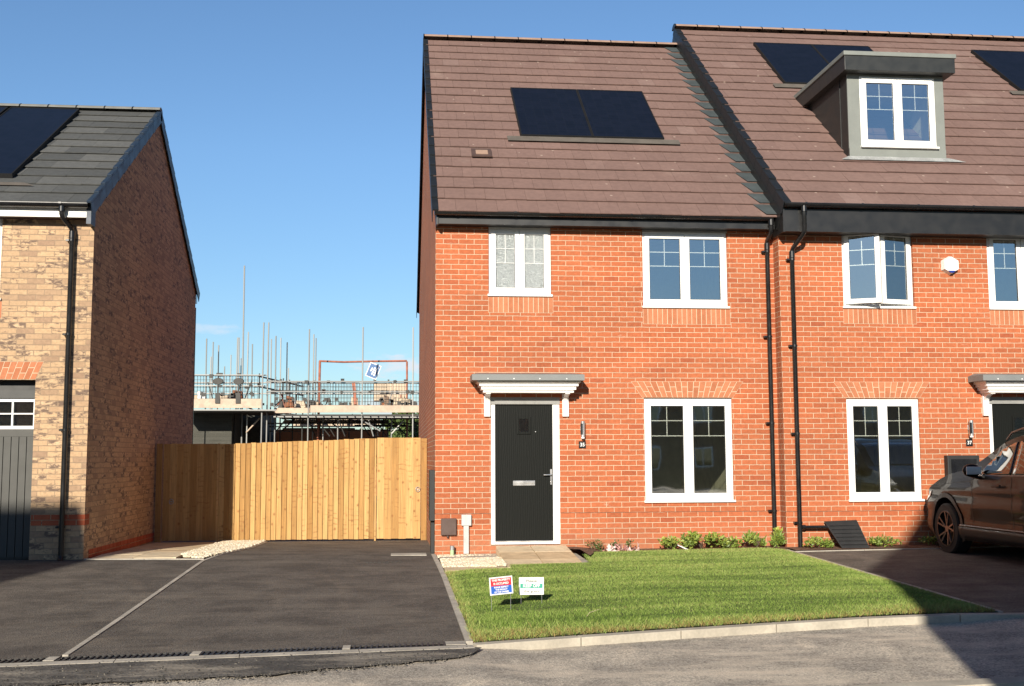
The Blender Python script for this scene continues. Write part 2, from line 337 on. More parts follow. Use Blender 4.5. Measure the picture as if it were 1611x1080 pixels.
# ------------------------------------------------------------------ helpers
class MB:
    """collects shapes in world coordinates; build() links them as ONE mesh object"""
    def __init__(s): s.v = []; s.f = []; s.r = []; s.mi = []; s.cm = 0
    def face(s, pts, rv=None):
        n = len(s.v); s.v += [tuple(p) for p in pts]; s.f.append(tuple(range(n, n+len(pts)))); s.r.append(random.random() if rv is None else rv); s.mi.append(s.cm)
    def hexa(s, P, rv=None):
        n = len(s.v); s.v += [tuple(p) for p in P]; rv = random.random() if rv is None else rv
        for f in ((0, 3, 2, 1), (4, 5, 6, 7), (0, 1, 5, 4), (1, 2, 6, 5), (2, 3, 7, 6), (3, 0, 4, 7)):
            s.f.append(tuple(n+i for i in f)); s.r.append(rv); s.mi.append(s.cm)
    def box(s, x0, x1, y0, y1, z0, z1, rv=None):
        s.hexa([(x0, y0, z0), (x1, y0, z0), (x1, y1, z0), (x0, y1, z0), (x0, y0, z1), (x1, y0, z1), (x1, y1, z1), (x0, y1, z1)], rv)
    def bar(s, a, b, wd, ht, rv=None):
        a = Vector(a); b = Vector(b); d = (b-a).normalized(); up = Vector((0, 0, 1)) if abs(d.z) < .95 else Vector((0, 1, 0))
        sd_ = d.cross(up).normalized()*wd/2; up = sd_.normalized().cross(d)*ht/2
        s.hexa([a-sd_-up, a+sd_-up, b+sd_-up, b-sd_-up, a-sd_+up, a+sd_+up, b+sd_+up, b-sd_+up], rv)
    def tube(s, pts, rad, n=10, rv=None, cap=True):
        pts = [Vector(p) for p in pts]; rv = random.random() if rv is None else rv; base = len(s.v)
        rads = rad if isinstance(rad, (list, tuple)) else [rad]*len(pts)
        for i, p in enumerate(pts):
            d = (pts[min(i+1, len(pts)-1)]-pts[max(i-1, 0)]).normalized()
            up = Vector((0, 0, 1)) if abs(d.z) < .9 else Vector((0, 1, 0))
            a = d.cross(up).normalized(); b = a.cross(d).normalized()
            for k_ in range(n):
                t = 2*math.pi*k_/n; s.v.append(tuple(p+(a*math.cos(t)+b*math.sin(t))*rads[i]))
        for i in range(len(pts)-1):
            for k_ in range(n):
                s.f.append((base+i*n+k_, base+i*n+(k_+1) % n, base+(i+1)*n+(k_+1) % n, base+(i+1)*n+k_)); s.r.append(rv); s.mi.append(s.cm)
        if cap:
            for o in (0, (len(pts)-1)*n):
                s.f.append(tuple(base+o+k_ for k_ in range(n))); s.r.append(rv); s.mi.append(s.cm)
    def cyl(s, a, b, rad, n=16, rv=None): s.tube([a, b], rad, n, rv)
    def build(s, name, mats, parent=None, smooth=False, bevel=0):
        o3 = Vector(parent['_o']) if parent is not None and '_o' in parent else Vector((0, 0, 0))
        me = bpy.data.meshes.new(name); me.from_pydata([(a-o3.x, b-o3.y, c-o3.z) for a, b, c in s.v], [], s.f); me.update()
        if isinstance(mats, str): mats = [mats]
        for m in mats: me.materials.append(MATS[m])
        me.polygons.foreach_set('material_index', s.mi)
        at = me.attributes.new('rnd', 'FLOAT', 'CORNER')
        ln = np.zeros(len(me.polygons), int); me.polygons.foreach_get('loop_total', ln)
        at.data.foreach_set('value', np.repeat(np.array(s.r, float), ln))
        uvl = me.uv_layers.new(name='UVMap')
        nl = len(me.loops); vi = np.zeros(nl, int); me.loops.foreach_get('vertex_index', vi)
        co = np.array(s.v, float)[vi]; no = np.zeros(len(me.polygons)*3); me.polygons.foreach_get('normal', no); no = np.abs(np.repeat(no.reshape(-1, 3), ln, 0))
        uv = np.where((no[:, 2:3] > .75), co[:, :2], np.where(no[:, 0:1] > no[:, 1:2], co[:, 1:3], co[:, [0, 2]]))
        uvl.data.foreach_set('uv', uv.ravel())
        if smooth:
            me.polygons.foreach_set('use_smooth', [True]*len(me.polygons))
            try: me.set_sharp_from_angle(angle=math.radians(40))
            except Exception: pass
        ob = bpy.data.objects.new(name, me); C.objects.link(ob)
        if parent is not None:
            ob.parent = parent
            ob['_o'] = tuple(o3)
        if bevel:
            md = ob.modifiers.new('bevel', 'BEVEL'); md.width = bevel; md.segments = 2; md.limit_method = 'ANGLE'
        return ob
def thing(name, label, cat, loc, group=None):
    o = bpy.data.objects.new(name, None); C.objects.link(o); o.location = loc; o.empty_display_size = .2
    o['label'] = label; o['category'] = cat; o['_o'] = tuple(loc)
    if group: o['group'] = group
    return o
def tag(o, label, cat, group=None):
    o['label'] = label; o['category'] = cat
    if group: o['group'] = group
    return o
def struct(o): o['kind'] = 'structure'; return o

def G(x, y):
    y = max(y, -12)
    z = -.57 + (.02*y if y < 0 else -.016*min(y, 4))
    if x > 0: z += .01*min(x, 8)
    z += .012*min(max(-x, 0), 12)*max(0, 1-abs(y+.6)/5)
    return z
def inpoly(x, y, P):
    c = np.zeros(len(x), bool); n = len(P)
    for i in range(n):
        x1, y1 = P[i]; x2, y2 = P[(i+1) % n]
        if y1 == y2: continue
        m = ((y1 > y) != (y2 > y)) & (x < (x2-x1)*(y-y1)/(y2-y1)+x1); c ^= m
    return c
def sheet(name, poly, off, mat, cell=.5, parent=None, offf=None):
    bm = bmesh.new(); vs = [bm.verts.new((x, y, 0)) for x, y in poly]; bm.faces.new(vs)
    xs = [p[0] for p in poly]; ys = [p[1] for p in poly]
    def cuts(lo, hi, ax):
        t = math.floor(lo/cell)*cell+cell
        while t < hi:
            co = [0, 0, 0]; co[ax] = t; no = [0, 0, 0]; no[ax] = 1
            bmesh.ops.bisect_plane(bm, geom=bm.verts[:]+bm.edges[:]+bm.faces[:], plane_co=co, plane_no=no); t += cell
    cuts(min(xs), max(xs), 0); cuts(min(ys), max(ys), 1)
    bmesh.ops.triangulate(bm, faces=bm.faces[:])
    for v in bm.verts: v.co.z = G(v.co.x, v.co.y)+off+(offf(v.co.x, v.co.y) if offf else 0)
    bmesh.ops.recalc_face_normals(bm, faces=bm.faces[:])
    if sum(f.normal.z for f in bm.faces) < 0: bmesh.ops.reverse_faces(bm, faces=bm.faces[:])
    me = bpy.data.meshes.new(name); bm.to_mesh(me); bm.free(); me.materials.append(MATS[mat])
    o = bpy.data.objects.new(name, me); C.objects.link(o)
    if parent: o.parent = parent
    return o
def ribbon(mb, pts, wd, top, bot, joint=None, rv=None, offf=None):
    """a low strip laid along pts (x,y), from G+bot to G+top"""
    P = [Vector((x, y, 0)) for x, y in pts]; out = []
    L = [0]
    for a, b in zip(P, P[1:]): L.append(L[-1]+(b-a).length)
    step = joint or .5; N = max(1, round(L[-1]/step))
    def at(t):
        t = max(0, min(L[-1], t))
        for i in range(len(P)-1):
            if t <= L[i+1]+1e-9: break
        q = (t-L[i])/(L[i+1]-L[i]); return P[i].lerp(P[i+1], q), (P[i+1]-P[i]).normalized()
    def nrm(t):
        d = (at(min(L[-1], t+.15))[0]-at(max(0, t-.15))[0]).normalized(); return Vector((-d.y, d.x, 0))
    gap = .004 if joint else 0
    for i in range(N):
        t0, t1 = L[-1]*i/N+gap, L[-1]*(i+1)/N-gap
        c = []
        for t in (t0, t1):
            q, n = at(t)[0], nrm(t); c.append((q-n*wd/2, q+n*wd/2))
        def z(p_, h): return (p_.x, p_.y, G(p_.x, p_.y)+h)
        a, b = c
        mb.hexa([z(a[0], bot), z(b[0], bot), z(b[1], bot), z(a[1], bot), z(a[0], top), z(b[0], top), z(b[1], top), z(a[1], top)], rv)

def facade(mb, x0, x1, z0, z1, y, ops, rev=.1):
    xs = sorted({x0, x1, *[o[0] for o in ops], *[o[1] for o in ops]}); zs = sorted({z0, z1, *[o[2] for o in ops], *[o[3] for o in ops]})
    xs = [v for v in xs if x0 <= v <= x1]; zs = [v for v in zs if z0 <= v <= z1]
    for a, b in zip(xs, xs[1:]):
        for c, d in zip(zs, zs[1:]):
            mx, mz = (a+b)/2, (c+d)/2
            if any(o[0] < mx < o[1] and o[2] < mz < o[3] for o in ops): continue
            mb.face([(a, y, c), (b, y, c), (b, y, d), (a, y, d)], .5)
    for a, b, c, d in ops:
        b2 = min(b, x1)
        mb.face([(a, y, c), (a, y+rev, c), (a, y+rev, d), (a, y, d)], .5)
        if b <= x1: mb.face([(b, y, c), (b, y, d), (b, y+rev, d), (b, y+rev, c)], .5)
        mb.face([(a, y, d), (a, y+rev, d), (b2, y+rev, d), (b2, y, d)], .5)
        mb.face([(a, y, c), (b2, y, c), (b2, y+rev, c), (a, y+rev, c)], .5)

def window(T, x0, x1, z0, z1, y, bars=(.17, .345), frost=False, open_deg=0, vents=True, rec=.03, sill=True, fr=.048, sw=.068):
    yf = y+rec; W = MB()
    # outer frame: stiles full height, rails between
    zb = z0+.03
    W.box(x0, x0+fr, yf, yf+.07, zb, z1); W.box(x1-fr, x1, yf, yf+.07, zb, z1)
    W.box(x0+fr, x1-fr, yf, yf+.07, z1-fr, z1); W.box(x0+fr, x1-fr, yf, yf+.07, zb, zb+fr)
    xm = (x0+x1)/2; W.box(xm-.022, xm+.022, yf+.004, yf+.066, zb+fr, z1-fr)
    if not open_deg:
        for a, b in ((x0+fr*.75, xm-.004), (xm+.004, x1-fr*.75)):
            c, d = zb+fr*.75, z1-fr*.75; f, g = yf-.016, yf+.002
            W.box(a, a+sw, f, g, c, d); W.box(b-sw, b, f, g, c, d); W.box(a+sw, b-sw, f, g, d-sw, d); W.box(a+sw, b-sw, f, g, c, c+sw)
    fo = W.build('window', 'white_upvc', T, bevel=.004)
    panes = []
    for side, (a, b) in enumerate(((x0+fr*.75, xm-.004), (xm+.004, x1-fr*.75))):
        c, d = zb+fr*.75, z1-fr*.75
        ga, gb, gc, gd = a+sw, b-sw, c+sw, d-sw
        P = MB(); P.face([(ga-.008, yf+.005, gc-.008), (gb+.008, yf+.005, gc-.008), (gb+.008, yf+.005, gd+.008), (ga-.008, yf+.005, gd+.008)], .5)
        B = MB(); h = gd-gc; z2 = gd-h*bars[0]; z3 = gd-h*bars[1]; mx = (ga+gb)/2; t = .0035 if frost else .006
        B.box(ga, gb, yf+.008, yf+.015, z2-t, z2+t); B.box(ga, gb, yf+.008, yf+.015, z3-t, z3+t)
        B.box(mx-t, mx+t, yf+.0085, yf+.0145, z2+t, gd); B.box(mx-t, mx+t, yf+.0085, yf+.0145, z3+t, z2-t)
        Gk = MB(); e = .006
        for q in ((ga, ga+e, gc, gd), (gb-e, gb, gc, gd), (ga+e, gb-e, gc, gc+e), (ga+e, gb-e, gd-e, gd)): Gk.box(q[0], q[1], yf-.006, yf+.0025, q[2], q[3])
        objs = []
        if open_deg:
            Sh = MB(); f, g = yf-.016, yf+.03
            Sh.box(a, a+sw, f, g, c, d); Sh.box(b-sw, b, f, g, c, d); Sh.box(a+sw, b-sw, f, g, d-sw, d); Sh.box(a+sw, b-sw, f, g, c, c+sw)
            objs.append(('sash', Sh, 'white_upvc'))
        if frost: B.v = [(x, yy-.014, z) for x, yy, z in B.v]
        objs += [('pane', P, 'frosted_glass' if frost else 'window_glass'), ('glazing_bars', B, 'white_upvc'), ('gasket', Gk, 'gasket')]
        for nm, mb, mt in objs:
            if open_deg:
                th = math.radians(-open_deg if side == 0 else open_deg*.45); hx = a if side == 0 else b; ct, st = math.cos(th), math.sin(th)
                mb.v = [(hx+(x-hx)*ct-(yy-yf)*st, yf-.02+(x-hx)*st+(yy-yf)*ct, z) for x, yy, z in mb.v]
            mb.build(nm, mt, fo)
    if sill:
        Q = MB(); Q.box(x0-.02, x1+.02, y-.035, yf+.05, z0, z0+.032); Q.build('sill', 'white_upvc', fo, bevel=.004)
    if vents:
        for q in (.3, .75):
            xx = x0+(x1-x0)*q-.12*.5; V = MB(); V.box(xx, xx+.22, yf-.022, yf-.0005, z1-.034, z1-.018); V.build('trickle_vent', 'white_fascia', fo)
    return fo

def arch(T, x0, x1, z0, h, y, mat='arch_brick', splay=.16, nb=None):
    """flat splayed arch of upright bricks"""
    mb = MB(); nb = nb or round((x1-x0)/.078); mb.cm = 1
    mb.hexa([(x0, y-.0015, z0), (x1, y-.0015, z0), (x1, y+.01, z0), (x0, y+.01, z0), (x0-splay, y-.0015, z0+h), (x1+splay, y-.0015, z0+h), (x1+splay, y+.01, z0+h), (x0-splay, y+.01, z0+h)])
    mb.cm = 0
    j = .005
    for i in range(nb):
        def X(t, z): return x0-splay*z/h+(x1-x0+2*splay*z/h)*t
        t0, t1 = i/nb, (i+1)/nb
        cut = h*(.36 if i % 2 else .66)
        for a, b in ((.004, cut-j), (cut+j, h-.004)):
            P = []
            for yy in (0, 1):
                pass
            y0_, y1_ = y-.004, y+.008
            A = [(X(t0, a)+j, a), (X(t1, a)-j, a), (X(t1, b)-j, b), (X(t0, b)+j, b)]
            P = [(A[0][0], y0_, z0+A[0][1]), (A[1][0], y0_, z0+A[1][1]), (A[1][0], y1_, z0+A[1][1]), (A[0][0], y1_, z0+A[0][1]),
                 (A[3][0], y0_, z0+A[3][1]), (A[2][0], y0_, z0+A[2][1]), (A[2][0], y1_, z0+A[2][1]), (A[3][0], y1_, z0+A[3][1])]
            mb.hexa(P)
    return mb.build('brick_arch', [mat, 'mortar'], T)
def soldiers(T, x0, x1, z0, z1, y, mat='arch_brick'):
    mb = MB(); mb.cm = 1; mb.box(x0, x1, y-.0015, y+.01, z0, z1); mb.cm = 0; n = round((x1-x0)/.075)
    for i in range(n):
        a = x0+(x1-x0)*i/n; b = x0+(x1-x0)*(i+1)/n; mb.box(a+.005, b-.005, y-.0045, y+.008, z0+.006, z1-.008)
    return mb.build('brick_sill', [mat, 'mortar'], T)

def roof_frame(y0, z0, y1, z1):
    L = math.hypot(y1-y0, z1-z0); c, s_ = (y1-y0)/L, (z1-z0)/L
    n = (-s_, c) if c > 0 else (s_, -c)      # upward normal in (y,z)
    if n[1] < 0: n = (-n[0], -n[1])
    return L, lambda s, x, h: (x, y0+s*c+h*n[0], z0+s*s_+h*n[1])
def tiles(T, x0, x1, e, rdg, nrow, mat, tw=.30, jx=.0015, simple=False):
    L, P = roof_frame(*e, *rdg); mb = MB(); g = L/nrow
    flip = 1
    for i in range(nrow):
        s0, s1 = i*g-(.0 if i else .03), min((i+1)*g+.05, L); off = (i % 2)*.5*tw; x = x0-off
        rr = random.gauss(0, .0012)
        while x < x1-1e-4:
            a, b = max(x, x0)+jx, min(x+tw, x1)-jx
            if b-a > .01:
                h0 = .043+random.gauss(0, .0012)+rr; h1 = .010; t = .014; ds = random.gauss(0, .004)
                mb.hexa([P(s0+ds, a, h0-t), P(s0+ds, b, h0-t), P(s1, b, h1-.006), P(s1, a, h1-.006), P(s0+ds, a, h0), P(s0+ds, b, h0), P(s1, b, h1+.004), P(s1, a, h1+.004)])
            x += tw
    return mb
def ridge(T, x0, x1, y, z, mat, seg=.46, r_=.13):
    mb = MB(); n = round((x1-x0)/seg); N = 8; d = (x1-x0)/n
    for i in range(n):
        a, b = x0+i*d, x0+(i+1)*d
        for (xa, xb, rr, cm) in ((a+.003, b-.003, r_, 0), (a-.009, a+.010, r_+.006, 1)):
            mb.cm = cm; rv = random.random(); base = len(mb.v)
            for xx in (xa, xb):
                for k_ in range(N+1):
                    t = math.pi*(.14+.72*k_/N); mb.v.append((xx, y+rr*1.15*math.cos(t), z+rr*math.sin(t)-.05))
            for k_ in range(N):
                mb.f.append((base+k_, base+k_+1, base+N+2+k_, base+N+1+k_)); mb.r.append(rv); mb.mi.append(cm)
            for o_ in (0, N+1):
                mb.f.append(tuple(base+o_+k_ for k_ in range(N+1))); mb.r.append(rv); mb.mi.append(cm)
    return mb.build('ridge_tiles', [mat, 'black_trim'], T, smooth=True)
def verge(T, x, side, e, rdg, nrow, mat, drop=.15, top=.055):
    """interlocking verge caps; side -1: left edge, +1: right edge"""
    L, P = roof_frame(*e, *rdg); g = L/nrow; mb = MB()
    for i in range(nrow):
        s0, s1 = i*g-(.04 if i == 0 else .0), (i+1)*g+.015; k1, k2 = .062, .034
        xo = x+side*.045; xi = x-side*top
        xa, xb = min(xo, xi), max(xo, xi)
        mb.hexa([P(s0, xa, k1-.03), P(s0, xb, k1-.03), P(s1, xb, k2-.03), P(s1, xa, k2-.03), P(s0, xa, k1), P(s0, xb, k1), P(s1, xb, k2), P(s1, xa, k2)])
        xa, xb = (xo-.012, xo) if side > 0 else (xo, xo+.012)
        mb.hexa([P(s0, xa, -drop), P(s0, xb, -drop), P(s1, xb, -drop+.02), P(s1, xa, -drop+.02), P(s0, xa, k1-.031), P(s0, xb, k1-.031), P(s1, xb, k2-.031), P(s1, xa, k2-.031)])
    return mb.build('verge', mat, T, bevel=.004)
def solar(T, x0, x1, s0, s1, e, rdg, n, tray=True):
    L, P = roof_frame(*e, *rdg); wd_ = (x1-x0)/n
    for i in range(n):
        a, b = x0+i*wd_+.003, x0+(i+1)*wd_-.003; mb = MB(); h0, h1 = .03, .095; f = .018
        def bx(xa, xb, sa, sb, ha, hb): mb.hexa([P(sa, xa, ha), P(sa, xb, ha), P(sb, xb, ha), P(sb, xa, ha), P(sa, xa, hb), P(sa, xb, hb), P(sb, xb, hb), P(sb, xa, hb)])
        mb.cm = 1
        bx(a, a+f, s0, s1, h0, h1); bx(b-f, b, s0, s1, h0, h1); bx(a+f, b-f, s0, s0+f, h0, h1); bx(a+f, b-f, s1-f, s1, h0, h1)
        mb.cm = 0; bx(a+f, b-f, s0+f, s1-f, h0+.01, h1-.006)
        mb.build('solar_panel', ['solar_glass', 'frame_black'], T)
    if tray:
        mb = MB(); mb.hexa([P(s0-.16, x0-.22, .058), P(s0-.16, x1+.24, .058), P(s0-.0, x1+.24, .058), P(s0-.0, x0-.22, .058), P(s0-.16, x0-.22, .064), P(s0-.16, x1+.24, .064), P(s0, x1+.24, .068), P(s0, x0-.22, .068)])
        mb.build('flashing', 'tray_grey', T)
def gutter(T, x0, x1, y, z, r_=.056, brk=.85):
    mb = MB(); N = 8; base = len(mb.v)
    for xx in (x0, x1):
        for k_ in range(N+1):
            t = math.pi+math.pi*k_/N; mb.v.append((xx, y+r_*math.cos(t), z+r_*1.05*math.sin(t)))
    for k_ in range(N): mb.f.append((base+k_, base+k_+1, base+N+2+k_, base+N+1+k_)); mb.r.append(.5); mb.mi.append(0)
    for o_ in (0, N+1): mb.f.append(tuple(base+o_+k_ for k_ in range(N+1))); mb.r.append(.5); mb.mi.append(0)
    mb.box(x0, x1, y-r_-.004, y-r_+.006, z-.006, z+.004)
    x = x0+.3
    while x < x1:
        for k_ in range(N):
            t0, t1 = math.pi+math.pi*k_/N, math.pi+math.pi*(k_+1)/N; R = r_+.007
            a = [(y+R*math.cos(t), z+.004+R*1.05*math.sin(t)) for t in (t0, t1)]
            mb.face([(x, *a[0]), (x+.035, *a[0]), (x+.035, *a[1]), (x, *a[1])])
        mb.box(x, x+.035, y-r_-.012, y-r_-.004, z-.012, z+.008)
        x += brk
    return mb.build('gutter', 'black_plastic', T, smooth=True)
def downpipe(T, x, y, ztop, zbot, gy, gz, r_=.034, gx=None, zf=None):
    gx = x if gx is None else gx; mb = MB()
    zf = gz-.12 if zf is None else zf
    mb.tube([(gx, gy, gz), (gx, gy, zf), (gx+(x-gx)*.12, gy+(y-gy)*.12, zf-.045), (gx+(x-gx)*.9, gy+(y-gy)*.90, ztop+.05), (x, y, ztop), (x, y, zbot+.02)], r_, 14, .5)
    mb.tube([(gx, gy, gz+.0), (gx, gy, gz-.10)], r_+.012, 14, .5)
    mb.tube([(x, y, ztop+.005), (x, y, ztop-.09)], r_+.008, 14, .5)
    z = ztop-.10
    while z > zbot+.3:
        mb.tube([(x, y, z-.03), (x, y, z)], r_+.007, 14, .5); mb.box(x-.075, x+.03, y+.01, y+.07, z-.03, z)
        mb.box(x-.08, x-.03, y-.008, y+.012, z-.028, z-.006)
        z -= 1.28
    mb.tube([(x, y, zbot+.02), (x, y-.03, zbot-.03), (x, y-.06, zbot-.05)], r_+.004, 14, .5)
    return mb.build('downpipe', 'black_plastic', T, smooth=True)
def text_mesh(T, s, size, loc, mat, name='lettering', sx=1.0, rot=None, bold=.0, depth=.0008):
    cu = bpy.data.curves.new('t', 'FONT'); cu.body = s; cu.size = size; cu.align_x = 'CENTER'; cu.align_y = 'CENTER'; cu.extrude = depth; cu.offset = bold; cu.resolution_u = 3
    ob = bpy.data.objects.new('t', cu); C.objects.link(ob); bpy.context.view_layer.update()
    me = bpy.data.meshes.new_from_object(ob.evaluated_get(bpy.context.evaluated_depsgraph_get())); bpy.data.objects.remove(ob)
    m = Matrix.Rotation(math.radians(90), 4, 'X')
    if rot is not None: m = rot @ m
    o3 = Vector(T['_o']) if T is not None else Vector((0, 0, 0))
    me.transform(Matrix.Translation(Vector(loc)-o3) @ m @ Matrix.Diagonal((sx, 1, 1, 1)))
    me.materials.clear(); me.materials.append(MATS[mat]); me.name = name
    o = bpy.data.objects.new(name, me); C.objects.link(o); o.parent = T; return o
def room(T, x0, x1, y0, y1, z0, z1):
    mb = MB()
    mb.face([(x0, y1, z0), (x1, y1, z0), (x1, y1, z1), (x0, y1, z1)]); mb.face([(x0, y0, z0), (x0, y1, z0), (x0, y1, z1), (x0, y0, z1)])
    mb.face([(x1, y0, z0), (x1, y1, z0), (x1, y1, z1), (x1, y0, z1)]); mb.face([(x0, y0, z1), (x1, y0, z1), (x1, y1, z1), (x0, y1, z1)])
    mb.cm = 1; mb.face([(x0, y0, z0), (x1, y0, z0), (x1, y1, z0), (x0, y1, z0)])
    mb.cm = 2; mb.box(x1-min(1.5, (x1-x0)*.6), x1-.3, y1-.05, y1-.003, z0+.002, min(z0+2.0, z1-.1))
    return mb.build('room', ['interior_wall', 'interior_floor', 'interior_door'], T)
def cornice(mb, x0, x1, yb, p_, prof):
    """profile [(outset, z)] swept round front and two sides"""
    R = [[(x0-o, yb, z), (x0-o, yb-p_-o, z), (x1+o, yb-p_-o, z), (x1+o, yb, z)] for o, z in prof]
    for a, b in zip(R, R[1:]):
        for i in range(3): mb.face([a[i], a[i+1], b[i+1], b[i]], .5)
    mb.face(R[0], .5); mb.face(R[-1][::-1], .5)
def canopy(T, x0, x1, yw, z0):
    """door canopy; x0..x1 outer edges of the grey top, z0 underside of white cornice"""
    mb = MB(); cx0, cx1 = x0+.17, x1-.13
    cornice(mb, cx0, cx1, yw, .27, [(-.01, z0), (.0, z0+.002), (.0, z0+.035), (.03, z0+.042), (.03, z0+.080), (.06, z0+.092), (.06, z0+.125), (.09, z0+.142), (.09, z0+.165)])
    c = mb.build('canopy', 'white_upvc', T)
    t = MB(); P = .44
    lo, hi = z0+.166, z0+.250
    t.box(x0, x1, yw-P, yw, lo, hi)
    a = [(x0, yw-P, hi+.001), (x1, yw-P, hi+.001), (x1, yw, hi+.001), (x0, yw, hi+.001)]; b = [(x0+.10, yw-.05, hi+.045), (x1-.10, yw-.05, hi+.045), (x1-.10, yw, hi+.045), (x0+.10, yw, hi+.045)]
    t.hexa(a+b); t.build('canopy_top', 'canopy_grey', c)
    for q in (.14, .37, .6, .84):
        r_ = MB(); xx = x0+(x1-x0)*q; r_.cyl((xx, yw-P-.006, lo+.022), (xx, yw-P+.004, lo+.022), .009, 8); r_.build('fixing', 'white_upvc', c)
    for bx in (x0+.20, x1-.26):
        q = MB(); q.box(bx, bx+.09, yw-.045, yw-.001, z0-.33, z0-.001)
        N = 8; pts = [(yw-.046, z0-.15)]
        for i in range(N+1):
            th = math.pi/2*i/N; pts.append((yw-.05-.20*(1-math.cos(th)), z0-.15+.135*math.sin(th)))
        pts += [(yw-.25, z0-.002), (yw-.046, z0-.002)]
        for xx in (bx+.01, bx+.08): q.face([(xx, *p_) for p_ in pts], .5)
        for i in range(len(pts)): a_, b_ = pts[i], pts[(i+1) % len(pts)]; q.face([(bx+.01, *a_), (bx+.08, *a_), (bx+.08, *b_), (bx+.01, *b_)], .5)
        q.build('bracket', 'white_upvc', c)
def front_door(T, x0, x1, zb, zt, y):
    """x0..x1 outer frame, zb floor, zt top of frame"""
    f = MB(); f.box(x0, x0+.062, y+.012, y+.09, zb, zt-.10); f.box(x1-.10, x1, y+.012, y+.09, zb, zt-.10); f.box(x0+.062, x1-.10, y+.020, y+.09, zb, zb+.035)
    f.box(x0-.004, x1+.004, y+.002, y+.09, zt-.099, zt)
    f.cm = 1; f.box(x0+.062, x1-.10, y+.012, y+.05, zb+.0355, zb+.05)
    f.cm = 2; f.box(x0-.006, x1+.006, y-.006, y+.0015, zt-.098, zt+.004)
    d = f.build('door', ['white_upvc', 'chrome', 'grey_head'], T, bevel=.003)
    a, b, c_, e = x0+.065, x1-.103, zb+.052, zt-.103
    L = MB(); L.box(a, b, y+.034, y+.08, c_, e); wl = (a+b)/2; vz = e-.30
    L.build('door_leaf', 'door_black', d)
    V = MB(); vw, vh = .10, .125
    for q in ((wl-vw, wl-vw+.03, vz-vh, vz+vh), (wl+vw-.03, wl+vw, vz-vh, vz+vh), (wl-vw+.03, wl+vw-.03, vz+vh-.03, vz+vh), (wl-vw+.03, wl+vw-.03, vz-vh, vz-vh+.03)): V.box(q[0], q[1], y+.018, y+.0335, q[2], q[3])
    V.cm = 1; V.box(wl-vw+.03, wl+vw-.03, y+.027, y+.0332, vz-vh+.03, vz+vh-.03)
    V.build('viewing_window', ['door_black', 'window_glass'], d, bevel=.002)
    K = MB(); lz = c_+(e-c_)*.42; K.box(wl-.16, wl+.16, y+.024, y+.0335, lz-.035, lz+.035); K.box(wl-.15, wl+.15, y+.016, y+.0238, lz-.012, lz+.028); K.build('letterbox', 'chrome', d, bevel=.003)
    H = MB(); hz = c_+(e-c_)*.47; H.box(b-.035, b-.010, y+.024, y+.0335, hz-.12, hz+.10); H.tube([(b-.022, y+.03, hz+.02), (b-.022, y-.01, hz+.02), (b-.045, y-.018, hz+.02), (b-.135, y-.015, hz+.018)], .009, 8); H.cyl((b-.022, y+.01, hz-.085), (b-.022, y+.03, hz-.085), .012, 10); H.build('handle', 'chrome', d, smooth=True)
    E_ = MB(); E_.cyl((wl+.17, y+.028, vz-.09), (wl+.17, y+.0335, vz-.09), .007, 8); E_.build('door_viewer', 'chrome', d)
def wall_lamp(T, x, z, y):
    b = MB(); b.box(x-.03, x+.03, y-.02, y-.001, z-.02, z+.05); b.cyl((x, y-.07, z-.11), (x, y-.07, z+.115), .032, 16); b.box(x-.012, x+.012, y-.05, y-.019, z, z+.03)
    o = b.build('wall_lamp', 'chrome', T, smooth=True)
    b = MB(); b.cyl((x, y-.07, z-.135), (x, y-.07, z-.111), .026, 16); b.build('lens', 'white_paint', o, smooth=True)
    b = MB(); b.box(x-.04, x-.005, y-.103, y-.098, z-.08, z+.08); b.build('louvre', 'black_trim', o)
def plate(T, x, z, y, txt):
    b = MB(); b.box(x-.052, x+.052, y-.008, y-.001, z-.052, z+.052); o = b.build('number_plate', 'black_plastic', T, bevel=.002)
    text_mesh(o, txt, .072, (x, y-.0095, z), 'white_paint', bold=.0012)
    for s_ in (-1, 1):
        q = MB(); q.cyl((x+s_*.045, y-.0105, z), (x+s_*.045, y-.0082, z), .004, 8); q.build('screw', 'chrome', o)

# ------------------------------------------------------------------ setting: ground
KERB = [(.07, -6.98), (.6, -6.86), (1.35, -6.70), (2.65, -6.46), (4.04, -6.23), (4.8, -6.24), (5.4, -6.36), (7.0, -6.80), (9.5, -7.6), (14, -9.4)]
def kdip(x, y):
    t = max(0, min(1, (x-.05)/.5)); t = t*t*(3-2*t)
    t2 = max(0, min(1, (x-4.5)/.5)); return -.055*t*(1-t2*.75)
b = MB(); b.box(-400, 400, -400, 400, -1.6, -1.2); gr = b.build('ground', 'turf_base'); struct(gr)
road_poly = [(-30, -40), (30, -40), (30, -14), (14, -9.4), (9.5, -7.6), (7.0, -6.80), (5.4, -6.36), (4.8, -6.24), (4.04, -6.23), (2.65, -6.46), (1.35, -6.70), (.6, -6.86), (.07, -6.98), (-3.5, -7.35), (-9, -8), (-30, -9)]
struct(sheet('road', road_poly, -.012, 'road_tarmac', .5, offf=kdip))
struct(sheet('driveway', [(-.0, -6.93), (-.0, 3.9), (-2.72, 3.9), (-2.74, 2.0), (-2.85, .9), (-3.0, -.1), (-3.06, -.56), (-3.06, -7.12)], 0, 'drive_tarmac', .5))
struct(sheet('neighbour_driveway', [(-3.12, -7.13), (-3.12, -.56), (-4.64, -.56), (-4.64, -.62), (-12, -.62), (-12, -8.1), (-9, -7.8)], .0, 'drive_tarmac', .5))
struct(sheet('right_driveway', [(5.02, -6.25), (5.4, -6.30), (7.0, -6.74), (9.5, -7.5), (14, -9.3), (14, -.75), (5.02, -.75)], .0, 'drive_tarmac', .5))
